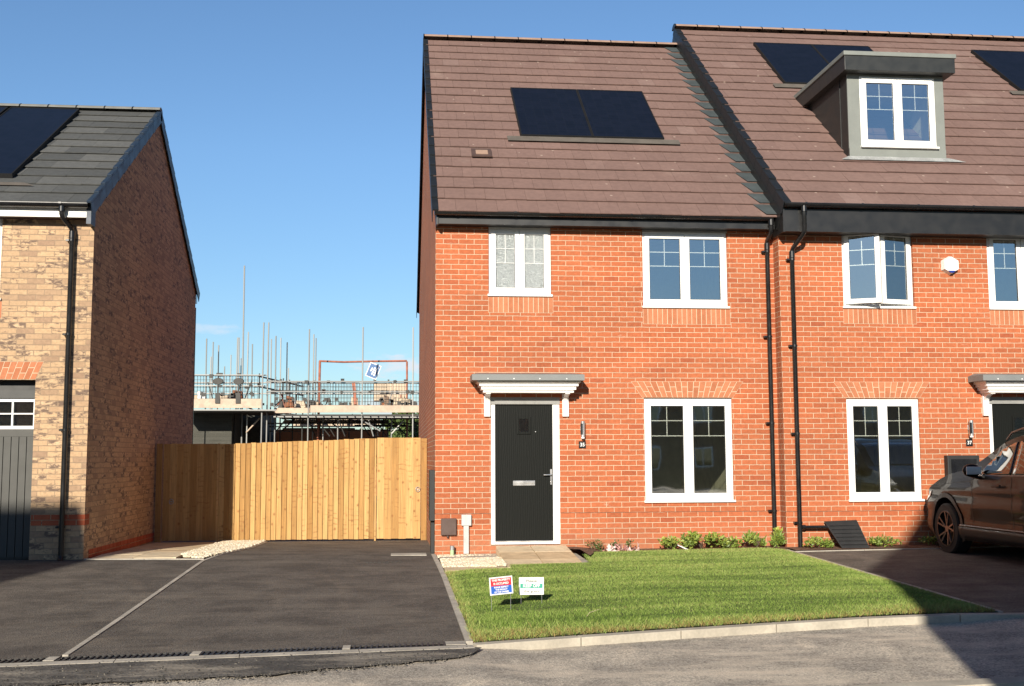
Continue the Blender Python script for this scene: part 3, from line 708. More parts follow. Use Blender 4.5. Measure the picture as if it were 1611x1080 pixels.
struct(sheet('yard', [(-12, 3.9), (5, 3.9), (20, 12), (20, 60), (-30, 60), (-30, 3.9)], -.03, 'patch_tarmac', 2))
struct(sheet('paved_side', [(-4.66, -.55), (-3.1, -.55), (-2.7, 3.9), (-4.66, 3.9)], -.02, 'soil', .5))
# new tarmac strip in front of the drain, with a broken outer edge
edge = [(-9, -8.55)]; x = -9
ys = lambda x: -7.25+.0*x-(.42 if x < -1.2 else .42*max(0, (.35-x)/1.55))+.115*(x+1.2)*(x < -1.2)*1.0
pp = []; x = -9.0
while x < .12:
    base = -6.99+.105*min(x, 0); wdh = .74 if x < -1.6 else .74*max(0.0, (.48-x)/2.08)**.6
    pp.append((x, base-.14-wdh+random.uniform(-.045, .045))); x += .11
top = [(.12, -7.14), (.05, -7.11), (-9, -7.11-.0995*9)]
struct(sheet('tarmac_strip', pp+top, .004, 'patch_tarmac', .25))
b = MB()
ex = rng.uniform(-6, .02, 1500)
for x in ex:
    base = -6.99+.105*min(x, 0); wdh = .74 if x < -1.6 else .74*max(0.0, (.48-x)/2.08)**.6
    y = base-.14-wdh+rng.normal(0, .05) if rng.random() < .6 else base-.1-wdh*rng.random(); z = G(x, y)+.006; s_ = rng.uniform(.003, .010)
    a = rng.uniform(0, 6.28); q = [(x+s_*math.cos(a+k_*1.57)*rng.uniform(.7, 1.2), y+s_*math.sin(a+k_*1.57)*rng.uniform(.7, 1.2)) for k_ in range(4)]
    b.hexa([(p_[0], p_[1], z-.006) for p_ in q]+[(x+(p_[0]-x)*.7, y+(p_[1]-y)*.7, z+s_*.45) for p_ in q])
o = b.build('loose_grit', 'grit'); o['kind'] = 'stuff'; tag(o, 'dark loose grit along the broken edge of the new tarmac strip', 'grit')
# kerbs and edgings
b = MB(); ribbon(b, KERB, .11, .004, -.16, joint=.915); o = b.build('kerb', 'kerb', bevel=.006); struct(o)
b = MB(); ribbon(b, [(1.9, -9.02), (3.6, -8.86), (6, -9.2), (9, -10.2)], .16, .0, -.1, joint=.9); ribbon(b, [(-1.5, -9.55), (.5, -9.2), (1.9, -9.02)], .14, -.022, -.1, joint=.9); o = b.build('far_kerb', 'kerb'); struct(o)
b = MB(); ribbon(b, [(-.0-.02, .05), (.02, -2.4), (.035, -6.9)], .06, .012, -.12, joint=.9); o = b.build('drive_edging', 'edging'); struct(o)
b = MB(); ribbon(b, [(-3.09, -7.10), (-3.09, -.56), (-3.03, -.1), (-2.88, .9), (-2.77, 2.0), (-2.75, 3.7)], .045, .008, -.1, joint=.9); o = b.build('divider_edging', 'edging'); struct(o)
b = MB(); ribbon(b, [(-4.66, -.585), (-3.10, -.585)], .05, .012, -.1, joint=.9); o = b.build('side_edging', 'edging'); struct(o)
b = MB(); ribbon(b, [(4.985, -6.2), (4.985, -.42)], .05, .008, -.1, joint=.9); ribbon(b, [(5.0, -.735), (9, -.735)], .05, .012, -.1, joint=.9); o = b.build('lawn_edging', 'edging'); struct(o)
b = MB(); ribbon(b, [(-9, -7.10-.105*9+.05), (0.06, -7.095)], .12, .007, -.1, joint=.9); o = b.build('drain_edging', 'edging'); struct(o)
# drainage channel
ch = MB(); A = [(-9, -6.93-.105*9+.05), (.0, -6.93)]
ribbon(ch, A, .20, -.006, -.12)
T = ch.build('drainage_channel', 'black_panel'); tag(T, 'slotted black drainage channel across the foot of both driveways', 'drain'); T['_o'] = (0, 0, 0)
gg = MB(); n = 200
for i in range(n):
    t = i/n; x = -9+9*t; y = A[0][1]+(A[1][1]-A[0][1])*t; z = G(x, y)
    gg.hexa([(x, y-.085, z-.012), (x+.015, y-.085, z-.012), (x+.015+.006, y+.085, z-.012), (x+.006, y+.085, z-.012), (x, y-.085, z+.004), (x+.015, y-.085, z+.004), (x+.021, y+.085, z+.004), (x+.006, y+.085, z+.004)])
for s_ in (-1, 1):
    gg.hexa([(A[0][0], A[0][1]+s_*.09-.006, G(*A[0])-.012), (0, A[1][1]+s_*.09-.006, G(*A[1])-.012), (0, A[1][1]+s_*.09+.006, G(*A[1])-.012), (A[0][0], A[0][1]+s_*.09+.006, G(*A[0])-.012),
             (A[0][0], A[0][1]+s_*.09-.006, G(*A[0])+.004), (0, A[1][1]+s_*.09-.006, G(*A[1])+.004), (0, A[1][1]+s_*.09+.006, G(*A[1])+.004), (A[0][0], A[0][1]+s_*.09+.006, G(*A[0])+.004)])
gg.build('grating', 'dark_steel', T)
for (xx, ww) in ((-.08, .16), (-2.1, .07), (-.95, .06), (-3.15, .08)):
    yy = A[1][1]+(xx)*.0995; e_ = MB(); e_.box(xx-ww/2, xx+ww/2, yy-.085, yy+.085, G(xx, yy)+.0045, G(xx, yy)+.0095); e_.build('end_plate', 'edging', T)
# drain covers on the drive
b = MB()
for i in range(9): b.box(-.95+i*.055, -.95+i*.055+.038, -.99, -.93, G(-.7, -.96)+.001, G(-.7, -.96)+.008)
T = b.build('gully_grate', 'dark_steel'); tag(T, 'small slotted gully grate set in the driveway before the right gate', 'drain cover')
b = MB(); b.box(-.62, -.12, -.12, .22, G(-.4, 0)-.02, G(-.4, 0)+.006); T = b.build('inspection_cover', 'edging'); tag(T, 'pale rectangular inspection cover near the house corner on driveway', 'drain cover')
# paving by the front door
gd = MB(); zt = lambda y: -.458+.080*y
def slabs(mb, X, Y, zf, th=.04, gap=.006):
    for a, b_ in zip(X, X[1:]):
        for c, d in zip(Y, Y[1:]):
            j = random.uniform(-.002, .002)
            mb.hexa([(a+gap, c+gap, zf(c)-th), (b_-gap, c+gap, zf(c)-th), (b_-gap, d-gap, zf(d)-th), (a+gap, d-gap, zf(d)-th), (a+gap, c+gap, zf(c)+j), (b_-gap, c+gap, zf(c)+j), (b_-gap, d-gap, zf(d)+j), (a+gap, d-gap, zf(d)+j)])
slabs(gd, (.86, 1.36, 1.88), (-1.72, -1.15, -.55, -.02), zt, .15)
struct(gd.build('front_path', 'slab', bevel=.004))
struct(sheet('path_joints', [(.86, -1.70), (2.0, -1.70), (2.0, -.02), (.86, -.02)], -.01, 'edging', .5))
b = MB(); slabs(b, (.05, .45, .85), (-2.12, -1.72), lambda y: G(0, y)+.02); slabs(b, (.05, .5, .93), (-.72, -.30), lambda y: -.585+.0*y)
o = b.build('edge_slabs', 'slab', bevel=.003); struct(o)
b = MB(); slabs(b, (-4.62, -4.05, -3.48), (-.5, .1, .7, 1.3, 1.9, 2.5, 3.1, 3.7), lambda y: G(-4, y)+.012); o = b.build('side_path', 'slab', bevel=.003); struct(o)
def stones(name, poly, n, smin, smax, mat, zf, label):
    P = np.array(poly); x = rng.uniform(P[:, 0].min(), P[:, 0].max(), n*3); y = rng.uniform(P[:, 1].min(), P[:, 1].max(), n*3); m = inpoly(x, y, poly); x, y = x[m][:n], y[m][:n]
    bm = bmesh.new(); bmesh.ops.create_icosphere(bm, subdivisions=1, radius=1); V = np.array([v.co[:] for v in bm.verts]); F = np.array([[v.index for v in f.verts] for f in bm.faces]); bm.free()
    N = len(x); s_ = rng.uniform(smin, smax, N); vs = V[None]*np.stack([s_*rng.uniform(.8, 1.4, N), s_*rng.uniform(.7, 1.1, N), s_*rng.uniform(.45, .8, N)], 1)[:, None, :]
    a = rng.uniform(0, 6.28, N); ca, sa = np.cos(a)[:, None], np.sin(a)[:, None]; X = vs[..., 0]*ca-vs[..., 1]*sa; Y = vs[..., 0]*sa+vs[..., 1]*ca
    z = np.array([zf(i, j) for i, j in zip(x, y)])+rng.uniform(0, .012, N)
    co = np.stack([X+x[:, None], Y+y[:, None], vs[..., 2]+z[:, None]], -1)
    return fast_mesh(name, co.reshape(-1, 3), (F[None]+(np.arange(N)*len(V))[:, None, None]).reshape(-1, 3), np.repeat(rng.random(N), len(F)*3), mat, label, 'gravel')
def fast_mesh(name, co, tris, rv, mat, label=None, cat=None):
    me = bpy.data.meshes.new(name); me.vertices.add(len(co)); me.vertices.foreach_set('co', co.ravel()); n = len(tris)
    me.loops.add(n*3); me.loops.foreach_set('vertex_index', tris.ravel().astype(np.int32)); me.polygons.add(n); me.polygons.foreach_set('loop_start', np.arange(n, dtype=np.int32)*3)
    me.update(calc_edges=True); at = me.attributes.new('rnd', 'FLOAT', 'CORNER'); at.data.foreach_set('value', rv.astype(np.float32)); me.materials.append(MATS[mat])
    o = bpy.data.objects.new(name, me); C.objects.link(o)
    if label: o['label'] = label; o['category'] = cat; o['kind'] = 'stuff'
    return o
stones('pale_gravel', [(.05, -1.72), (.85, -1.68), (.88, -.74), (.05, -.74)], 3800, .012, .024, 'pebble', lambda a, b_: G(a, b_)+.012, 'pale cream gravel bed between door path and driveway corner')
stones('wall_gravel', [(.04, -.29), (.86, -.29), (.78, -.03), (.04, -.03)], 900, .012, .022, 'pebble', lambda a, b_: -.585, 'narrow strip of pale gravel against the wall under the meter boxes')
stones('side_gravel', [(-3.5, .0), (-3.38, -.42), (-3.12, -.5), (-3.05, -.1), (-2.9, .9), (-2.79, 2.0), (-2.77, 3.7), (-3.46, 3.7)], 6500, .014, .03, 'pebble', lambda a, b_: G(a, b_)+.012, 'pale gravel drift beside paving at the foot of the fence')
struct(sheet('gravel_base', [(.05, -1.72), (.86, -1.72), (.86, -.02), (.05, -.02)], .0, 'edging', .5))

# lawn and grass
LAWN = [(.07, -6.92), (.6, -6.80), (1.35, -6.64), (2.65, -6.40), (4.04, -6.17), (4.8, -6.18), (4.95, -6.2), (4.95, -.45), (2.15, -.46), (2.0, -.80), (1.92, -1.74), (.9, -1.76), (.87, -2.14), (.06, -2.16)]
def lz(x, y):
    e = min(x-.06, 4.96-x, 1); f = min(1, max(0, (y+6.95-.17*x)/.7)); return .03*f*min(1, max(0, e/.3))
struct(sheet('lawn', LAWN, .006, 'turf_base', .25, offf=lz))
n = 330000
x = rng.uniform(.04, 4.97, n); y = rng.uniform(-6.97, -.42, n); m = inpoly(x, y, LAWN)
# a few blades stray over the edges
x = x[m]+rng.normal(0, .012, m.sum()); y = y[m]+rng.normal(0, .012, m.sum()); n = len(x)
z = np.array([G(a, b_)+lz(a, b_) for a, b_ in zip(x, y)])+.002
front = np.clip(1-(y+6.93-.17*np.minimum(x, 4.2))/.62, 0, 1)**.8; left = np.clip(1-(x-.05)/.16, 0, 1); right = np.clip(1-(4.95-x)/.12, 0, 1)
patch = .45*np.sin(y*19+1.5*np.sin(x*1.3+y))*(rng.random(n) < .7)+.35+.5*np.sin(x*2.3+np.sin(y*1.7)*1.3)*np.cos(y*3.1+x*.6)+.35*np.sin(y*7.5+.7*np.sin(x*2.1))
hgt = rng.uniform(.009, .023, n)*(1+.25*patch)+front*rng.uniform(0, .035, n)+left*rng.uniform(0, .03, n)
tuft = ((np.hypot((x-.9)/.8, (y+6.15)/.35) < 1) & (rng.random(n) < .25)); hgt += tuft*rng.uniform(.0, .05, n)
wdt = rng.uniform(.0014, .0030, n); a = rng.uniform(0, 6.28, n); lean = rng.uniform(.2, 1.5, n)*hgt; la = rng.uniform(0, 6.28, n)
co = np.zeros((n, 3, 3)); co[:, 0] = np.stack([x-np.cos(a)*wdt, y-np.sin(a)*wdt, z], 1); co[:, 1] = np.stack([x+np.cos(a)*wdt, y+np.sin(a)*wdt, z], 1)
co[:, 2] = np.stack([x+np.cos(la)*lean, y+np.sin(la)*lean, z+hgt], 1)
col = np.clip(rng.normal(.36, .17, n)+.035*(y+3.5)+.17*patch+front**1.6*rng.uniform(-.05, 1.15, n)+left*rng.uniform(-.1, .7, n)+right*rng.uniform(0, .5, n), 0, 1)
fast_mesh('grass', co.reshape(-1, 3), np.arange(n*3).reshape(-1, 3), np.repeat(col, 3), 'grass_blade', 'short green lawn grass turning brown towards the kerb', 'grass')
for (sx_, sy_, hh, dx, dy) in ((1.12, -6.02, .10, .16, .04),):
    b = MB(); b.tube([(sx_, sy_, G(sx_, sy_)), (sx_+dx*.4, sy_+dy*.4, G(sx_, sy_)+hh*.75), (sx_+dx, sy_+dy, G(sx_, sy_)+hh)], [.003, .002, .001], 5); o = b.build('dry_stalk', 'toe_board'); tag(o, 'single dry straw stalk bending over the brown front edge of lawn', 'stalk')
# planting bed
struct(sheet('planting_bed', [(1.86, -.02), (5.03, -.02), (5.03, -.45), (2.2, -.50), (2.12, -.85), (2.02, -1.2), (2.02, -.4), (1.86, -.3)], .02, 'soil', .25, offf=lambda x, y: .05*max(0, min(1, (2.5-x)/.5))))
struct(sheet('right_planting_bed', [(5.03, -.26), (9.0, -.26), (9.0, -.71), (5.03, -.71)], .02, 'soil', .25))
def shrub(x, y, rx, h, n, mat, label, ls=.045, cat='plant', spiky=False, petals=0, group='young shrubs along the house wall'):
    h *= .80; rx *= 1.08; z0 = G(x, y)+.02; T = thing('shrub', label, cat, (x, y, z0), group)
    st = MB()
    for i in range(7):
        a = random.uniform(0, 6.28); q = rx*random.uniform(.3, .9); st.tube([(x, y, z0), (x+q*.4*math.cos(a), y+q*.3*math.sin(a), z0+h*.5), (x+q*math.cos(a), y+q*.6*math.sin(a), z0+h*random.uniform(.7, 1))], [.005, .004, .002], 5)
    st.build('stem', 'bark', T)
    lf = MB()
    cl = [(random.uniform(-1, 1)*rx*.75, random.uniform(-1, 1)*rx*.4, random.uniform(.3, .85)*h) for _ in range(max(4, int(rx*30)))]
    for i in range(n):
        c_ = random.choice(cl); p_ = Vector((x+c_[0]+random.gauss(0, rx*.16), y+c_[1]+random.gauss(0, rx*.12), z0+max(.01, c_[2]+random.gauss(0, h*.17))))
        up = Vector((random.gauss(0, .6), random.gauss(0, .6), random.uniform(.2, 1.4) if spiky else random.uniform(-.3, 1))).normalized(); sd_ = up.orthogonal().normalized(); sd_.rotate(Matrix.Rotation(random.uniform(0, 6.28), 3, up))
        l_ = ls*random.uniform(.6, 1.25); w_ = l_*(.2 if spiky else .34)
        nn = up.cross(sd_)*l_*.12
        lf.face([p_, p_+up*l_*.5+sd_*w_+nn, p_+up*l_, p_+up*l_*.5-sd_*w_+nn], min(1, max(0, random.gauss(.5, .28)*.6+.5*c_[2]/h*.8)))
    lf.build('leaves', mat, T)
    if petals:
        pt = MB()
        for i in range(petals):
            p_ = Vector((x+random.uniform(-1, 1)*rx*1.4, y-.03+random.uniform(-.08, .05), z0+random.uniform(0, .07))); s_ = random.uniform(.015, .035)
            pt.face([p_+Vector((random.gauss(0, s_), random.gauss(0, s_), random.gauss(0, s_))) for _ in range(4)])
        pt.build('flowers', 'petal', T)
shrub(2.22, -.30, .17, .17, 150, 'leaf_red', 'sparse reddish green seedling nearest the door path', .035)
shrub(2.62, -.30, .17, .17, 170, 'leaf_red', 'small dark green shrub with fallen pink petals at its foot', .035, petals=60)
shrub(3.30, -.33, .20, .20, 260, 'leaf', 'small leafy shrub left of the bright clump under the window', .05)
shrub(3.78, -.30, .27, .27, 560, 'leaf', 'largest bright green clump, below the ground floor window', .06)
shrub(4.18, -.30, .20, .20, 360, 'leaf', 'yellow green shrub right of the largest clump', .055)
shrub(4.60, -.30, .16, .22, 200, 'leaf', 'spiky green shrub left of the downpipe foot', .075, spiky=True)
shrub(4.90, -.27, .15, .28, 240, 'leaf', 'tall spiky light green shrub hiding the downpipe foot', .08, spiky=True)
shrub(5.45, -.48, .25, .17, 420, 'leaf', 'low green shrub between second downpipe and leaning black panel', .04)
shrub(6.42, -.48, .30, .17, 480, 'leaf', 'low green shrub right of the leaning black panel', .04)
shrub(7.2, -.48, .30, .16, 360, 'leaf', 'shaded low shrub in front of the parked car nose', .04)
b = MB(); b.bar((3.42, -.36, G(3.4, -.3)+.10), (3.56, -.44, G(3.4, -.3)+.03), .035, .012); o = b.build('plant_label', 'white_paint'); tag(o, 'white plastic plant label lying tilted between the shrubs', 'plant label')

# ------------------------------------------------------------------ house 35
def brick_wall(T, x0, x1, y0, y1, zb, ef, rg, er, ops, left=True, right=True, mat='red_brick', ztop=None, name='wall', back_ops=()):
    """ef/rg/er: (y,z) of front eave, ridge, rear eave planes (underside of roof)"""
    def zr(y):
        (ya, za), (yb, zb_), (yc, zc) = ef, rg, er
        return za+(zb_-za)*(y-ya)/(yb-ya) if y < yb else zb_+(zc-zb_)*(y-yb)/(yc-yb)
    mb = MB(); zt_ = zr(y0)-.03; facade(mb, x0, x1, zb, zt_, y0, ops)
    mb.face([(x1, y1, zb), (x0, y1, zb), (x0, y1, zr(y1)-.03), (x1, y1, zr(y1)-.03)], .5)
    for on, x in ((left, x0), (right, x1)):
        if on: mb.face([(x, y0, zb), (x, y1, zb), (x, y1, zr(y1)-.03), (x, rg[0], rg[1]-.03), (x, y0, zt_)], .5)
    return mb.build(name, mat, T)
E35, R35 = (-.30, 4.31), (5.40, 9.00); B35 = (11.1, 4.31)
H = thing('brick_house', 'red brick house numbered 35 with brown tiled roof and black front door', 'house', (0, 0, -.6))
OPS = [(.772, 1.696, 3.15, 4.40), (3.062, 4.353, 3.00, 4.40), (3.05, 4.37, .14, 1.66), (.80, 1.80, -.45, 1.66)]
brick_wall(H, 0, 5.06, 0, 10.8, -1.0, E35, R35, B35, OPS, right=False)
b = MB(); b.box(-.006, .799, -.003, .02, -.0028, .0028); b.box(1.801, 5.05, -.003, .02, -.0028, .0028); b.box(-.0055, .02, .021, 10.8, -.004, .004); b.build('damp_course', 'dpc', H)
for x0, x1, z0, z1, fr_, vt in ((.776, 1.692, 3.135, 4.165, True, False), (3.066, 4.349, 2.985, 4.135, False, False)):
    window(H, x0, x1, z0, z1, 0, bars=(.27, .54) if fr_ else (.22, .45), frost=fr_, vents=False)
    b = MB(); b.box(x0-.006, x1+.006, -.012, .05, z1+.001, 4.40); b.build('window_head', 'grey_head', H)
    soldiers(H, x0-.01, x1+.03, z0-.24, z0-.002, 0)
window(H, 3.05, 4.37, .135, 1.645, 0, vents=True); arch(H, 3.02, 4.39, 1.665, .235, 0)
front_door(H, .80, 1.80, -.44, 1.66, 0); canopy(H, .50, 2.10, 0, 1.715)
wall_lamp(H, 2.13, 1.20, 0); plate(H, 2.13, .975, 0, '35')
room(H, 1.95, 4.95, .115, 4.2, -.38, 2.05); room(H, .15, 2.3, .115, 3.5, 2.35, 4.45); room(H, 2.42, 4.95, .115, 4.0, 2.35, 4.45)
# meter boxes
b = MB(); b.box(.085, .305, -.06, -.001, -.30, -.06); b.box(.165, .195, -.05, -.001, -.335, -.301); b.build('meter_box', 'meter_brown', H, bevel=.012)
b = MB(); b.box(.375, .515, -.065, -.001, -.165, -.01); o = b.build('cable_box', 'meter_grey', H, bevel=.006)
b = MB(); b.box(.405, .48, -.05, -.001, -.56, -.166); b.build('conduit', 'meter_grey', o, bevel=.004)
b = MB(); b.cyl((.24, -.10, -.62), (.24, -.10, -.50), .028, 14); b.build('pipe_stub', 'pipe_green', H, smooth=True); 
b = MB(); b.cyl((.24, -.10, -.4995), (.24, -.10, -.44), .030, 14); b.build('pipe_cap', 'steel_grey', H, smooth=True)
b = MB(); b.box(-.075, -.001, .05, .48, -.10, .62); b.box(-.055, -.001, .12, .40, -.56, -.101); b.build('side_meter_cabinet', 'black_panel', H, bevel=.006)
# roof
rf = tiles(H, -.02, 5.03, E35, R35, 20, 'brown_tile').build('roof', 'brown_tile', H)
b = MB(); L35, P35 = roof_frame(*E35, *R35)
b.hexa([P35(.05, .0, -.03), P35(.05, 5.06, -.03), P35(L35, 5.06, -.03), P35(L35, .0, -.03), P35(.05, 0, -.001), P35(.05, 5.06, -.001), P35(L35, 5.06, -.001), P35(L35, 0, -.001)])
L2, P2 = roof_frame(*B35, *R35); b.hexa([P2(0, -.02, -.03), P2(0, 5.06, -.03), P2(L2-.02, 5.06, -.03), P2(L2-.02, -.02, -.03), P2(0, -.02, .02), P2(0, 5.06, .02), P2(L2-.02, 5.06, .02), P2(L2-.02, -.02, .02)])
b.build('roof_deck', 'tile_under', rf)
ridge(rf, -.05, 5.06, 5.40, 9.015, 'ridge_brown', r_=.145)
verge(rf, -.02, -1, E35, R35, 20, 'verge_black', top=.045); verge(rf, -.02, -1, B35, R35, 18, 'verge_black', top=.05)
g = L35/20; b = MB()
for i in range(20): b.hexa([P35(i*g, 4.86, .058), P35(i*g, 5.045, .058), P35((i+1)*g+.0, 5.045, .022), P35((i+1)*g+.0, 4.76, .022), P35(i*g, 4.86, .064), P35(i*g, 5.045, .064), P35((i+1)*g+.0, 5.045, .030), P35((i+1)*g+.0, 4.76, .030)])
b.build('lead_flashing', 'lead', rf)
solar(rf, 1.44, 3.84, 2.62, 4.72, E35, R35, 2)
b = MB(); b.hexa([P35(1.80, .60, .05), P35(1.80, .92, .05), P35(2.10, .92, .05), P35(2.10, .60, .05), P35(1.80, .60, .070), P35(1.80, .92, .070), P35(2.10, .92, .062), P35(2.10, .60, .062)]); o = b.build('roof_vent', 'meter_brown', rf)
b = MB(); b.hexa([P35(1.87, .67, .055), P35(1.87, .86, .055), P35(2.03, .86, .055), P35(2.03, .67, .055), P35(1.87, .67, .076), P35(1.87, .86, .076), P35(2.03, .86, .070), P35(2.03, .67, .070)]); b.build('vent_grille', 'ridge_brown', o)
b = MB(); b.box(.03, 5.02, -.215, -.19, 4.155, 4.33); b.box(.03, 5.02, -.189, -.001, 4.158, 4.17); b.box(.0, .029, -.235, -.001, 4.14, 4.36); b.build('fascia', 'black_trim', H)
gutter(H, -.03, 4.97, -.275, 4.32); downpipe(H, 4.945, -.07, 3.96, -.56, -.275, 4.30, zf=4.13)

# ------------------------------------------------------------------ house 37
E37, R37, B37 = (-.60, 4.45), (5.50, 9.43), (11.6, 4.45); Y7 = -.25; DX = 7.41
K = thing('brick_house', 'red brick house numbered 37 with grey dormer window and higher brown roof', 'house', (8, Y7, -.6))
OP7 = [(6.03, 7.13, 2.99, 4.60), (8.30, 9.40, 2.99, 4.60), (6.02, 7.13, .14, 1.64), (8.21, 9.21, -.45, 1.66)]
brick_wall(K, 5.06, 14, Y7, 11, -1.0, E37, R37, B37, OP7)
b = MB(); b.box(5.054, 8.209, Y7-.003, Y7+.02, -.0028, .0028); b.box(9.211, 14, Y7-.003, Y7+.02, -.0028, .0028); b.build('damp_course', 'dpc', K)
window(K, 6.03, 7.12, 2.975, 4.15, Y7, bars=(.22, .46), open_deg=24, vents=False); window(K, 8.31, 9.39, 2.975, 4.15, Y7, bars=(.22, .46), vents=False)
for a in (6.03, 8.31):
    b = MB(); b.box(a-.006, a+1.09, Y7-.008, Y7+.05, 4.152, 4.60); b.build('window_head', 'grey_head', K); soldiers(K, a-.01, a+1.12, 2.745, 2.973, Y7)
window(K, 6.02, 7.13, .135, 1.63, Y7, vents=True); arch(K, 5.99, 7.15, 1.65, .235, Y7)
front_door(K, 8.21, 9.21, -.44, 1.66, Y7); canopy(K, .50+DX, 2.10+DX, Y7, 1.715)
wall_lamp(K, 7.89, 1.20, Y7); plate(K, 7.885, .985, Y7, '37')
b = MB(); b.box(7.48, 7.97, Y7-.12, Y7-.001, .36, .80); o = b.build('wall_box', 'black_panel', K, bevel=.01); b = MB(); b.box(7.53, 7.92, Y7-.126, Y7-.1205, .36, .745); b.build('lid', 'black_plastic', o)
b = MB(); hz_ = []
for i in range(6):
    t = math.pi/2+i*math.pi/3; hz_.append((7.69+.145*math.cos(t), 3.635+.145*math.sin(t)))
def prism(b, pts, y0, y1, sc=1.0, rv=.5):
    cx_ = sum(p_[0] for p_ in pts)/len(pts); cz_ = sum(p_[1] for p_ in pts)/len(pts)
    A_ = [(cx_+(p_[0]-cx_)*sc, y0, cz_+(p_[1]-cz_)*sc) for p_ in pts]; B_ = [(p_[0], y1, p_[1]) for p_ in pts]
    b.face(A_, rv); b.face(B_[::-1], rv)
    for i in range(len(pts)): j = (i+1) % len(pts); b.face([A_[i], B_[i], B_[j], A_[j]], rv)
prism(b, hz_, Y7-.085, Y7-.001, .86); o = b.build('alarm_box', 'white_upvc', K, bevel=.01)
b = MB(); prism(b, [(7.69-.062, 3.548), (7.69+.062, 3.548), (7.69+.02, 3.515), (7.69-.02, 3.515)], Y7-.090, Y7-.02, .98); b.build('alarm_lens', 'lens_blue', o)
room(K, 5.3, 8.1, Y7+.115, 3.6, -.38, 2.05); room(K, 5.2, 13.5, Y7+.115, 3.6, 2.35, 4.55)
rf = tiles(K, 5.06, 13.95, E37, R37, 21, 'brown_tile').build('roof', 'brown_tile', K)
L37, P37 = roof_frame(*E37, *R37); b = MB()
b.hexa([P37(.05, 5.06, -.03), P37(.05, 14, -.03), P37(L37, 14, -.03), P37(L37, 5.06, -.03), P37(.05, 5.06, -.001), P37(.05, 14, -.001), P37(L37, 14, -.001), P37(L37, 5.06, -.001)])
L2, P2 = roof_frame(*B37, *R37); b.hexa([P2(0, 5.06, -.03), P2(0, 14, -.03), P2(L2-.02, 14, -.03), P2(L2-.02, 5.06, -.03), P2(0, 5.06, .02), P2(0, 14, .02), P2(L2-.02, 14, .02), P2(L2-.02, 5.06, .02)])
b.build('roof_deck', 'tile_under', rf)
ridge(rf, 5.02, 14, 5.50, 9.445, 'ridge_brown', r_=.145); verge(rf, 5.055, -1, E37, R37, 21, 'verge_black', drop=.14, top=.07)
b = MB(); b.hexa([P37(-.0, 5.015, -.42), P37(-.0, 5.055, -.42), P37(L37, 5.055, -.40), P37(L37, 5.015, -.40), P37(0, 5.015, -.02), P37(0, 5.055, -.02), P37(L37, 5.055, -.02), P37(L37, 5.015, -.02)]); b.build('bargeboard', 'black_trim', rf)
solar(rf, 6.42, 8.78, 4.78, 6.98, E37, R37, 2); solar(rf, 10.93, 13.3, 4.78, 6.98, E37, R37, 2)
b = MB(); b.box(5.06, 14, -.545, -.52, 4.06, 4.40); b.box(5.06, 14, -.519, Y7-.001, 4.064, 4.078); b.box(5.03, 5.059, -.56, -.0, 4.05, 4.44); b.build('fascia', 'black_trim', K)
gutter(K, 5.03, 14, -.61, 4.46); downpipe(K, 5.235, Y7-.07, 3.80, -.55, -.61, 4.44, gx=5.33, zf=4.06)
# dormer
YD = .60; D = MB(); zp = lambda y: 4.45+.8164*(y+.6)
D.box(6.56, 6.76, YD, YD+.03, 5.52, 6.93); D.box(8.01, 8.16, YD, YD+.03, 5.52, 6.93); D.box(6.76, 8.01, YD, YD+.03, 6.83, 6.93); D.box(6.56, 8.16, YD-.01, YD+.02, zp(YD)+.05, 5.655)
dm = D.build('dormer', 'dormer_grey', K, bevel=.003)
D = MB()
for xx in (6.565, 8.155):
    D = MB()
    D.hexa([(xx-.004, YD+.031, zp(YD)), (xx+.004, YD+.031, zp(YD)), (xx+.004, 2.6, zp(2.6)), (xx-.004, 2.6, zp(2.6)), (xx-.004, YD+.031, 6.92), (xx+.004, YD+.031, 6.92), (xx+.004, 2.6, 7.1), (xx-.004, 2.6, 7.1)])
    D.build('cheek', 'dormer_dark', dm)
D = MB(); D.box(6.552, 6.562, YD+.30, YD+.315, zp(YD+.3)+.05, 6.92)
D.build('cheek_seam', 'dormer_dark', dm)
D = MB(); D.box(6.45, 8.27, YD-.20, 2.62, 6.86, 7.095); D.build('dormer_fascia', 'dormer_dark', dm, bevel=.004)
D = MB(); D.box(6.43, 8.29, YD-.22, 2.75, 7.096, 7.165); D.build('dormer_roof', 'dormer_grey', dm, bevel=.006)
wn = window(K, 6.762, 8.008, 5.66, 6.828, YD-.03, bars=(.23, .46), vents=True)
D = MB(); Pf = P37
D.hexa([Pf(1.50, 6.40, .062), Pf(1.50, 8.45, .062), Pf(1.60, 8.20, .06), Pf(1.60, 6.54, .06), Pf(1.50, 6.40, .066), Pf(1.50, 8.45, .066), Pf(1.60, 8.20, .078), Pf(1.60, 6.54, .078)]); D.build('apron_flashing', 'lead_pale', dm)
room(dm, 6.60, 8.12, YD+.035, 2.55, 5.62, 6.85)

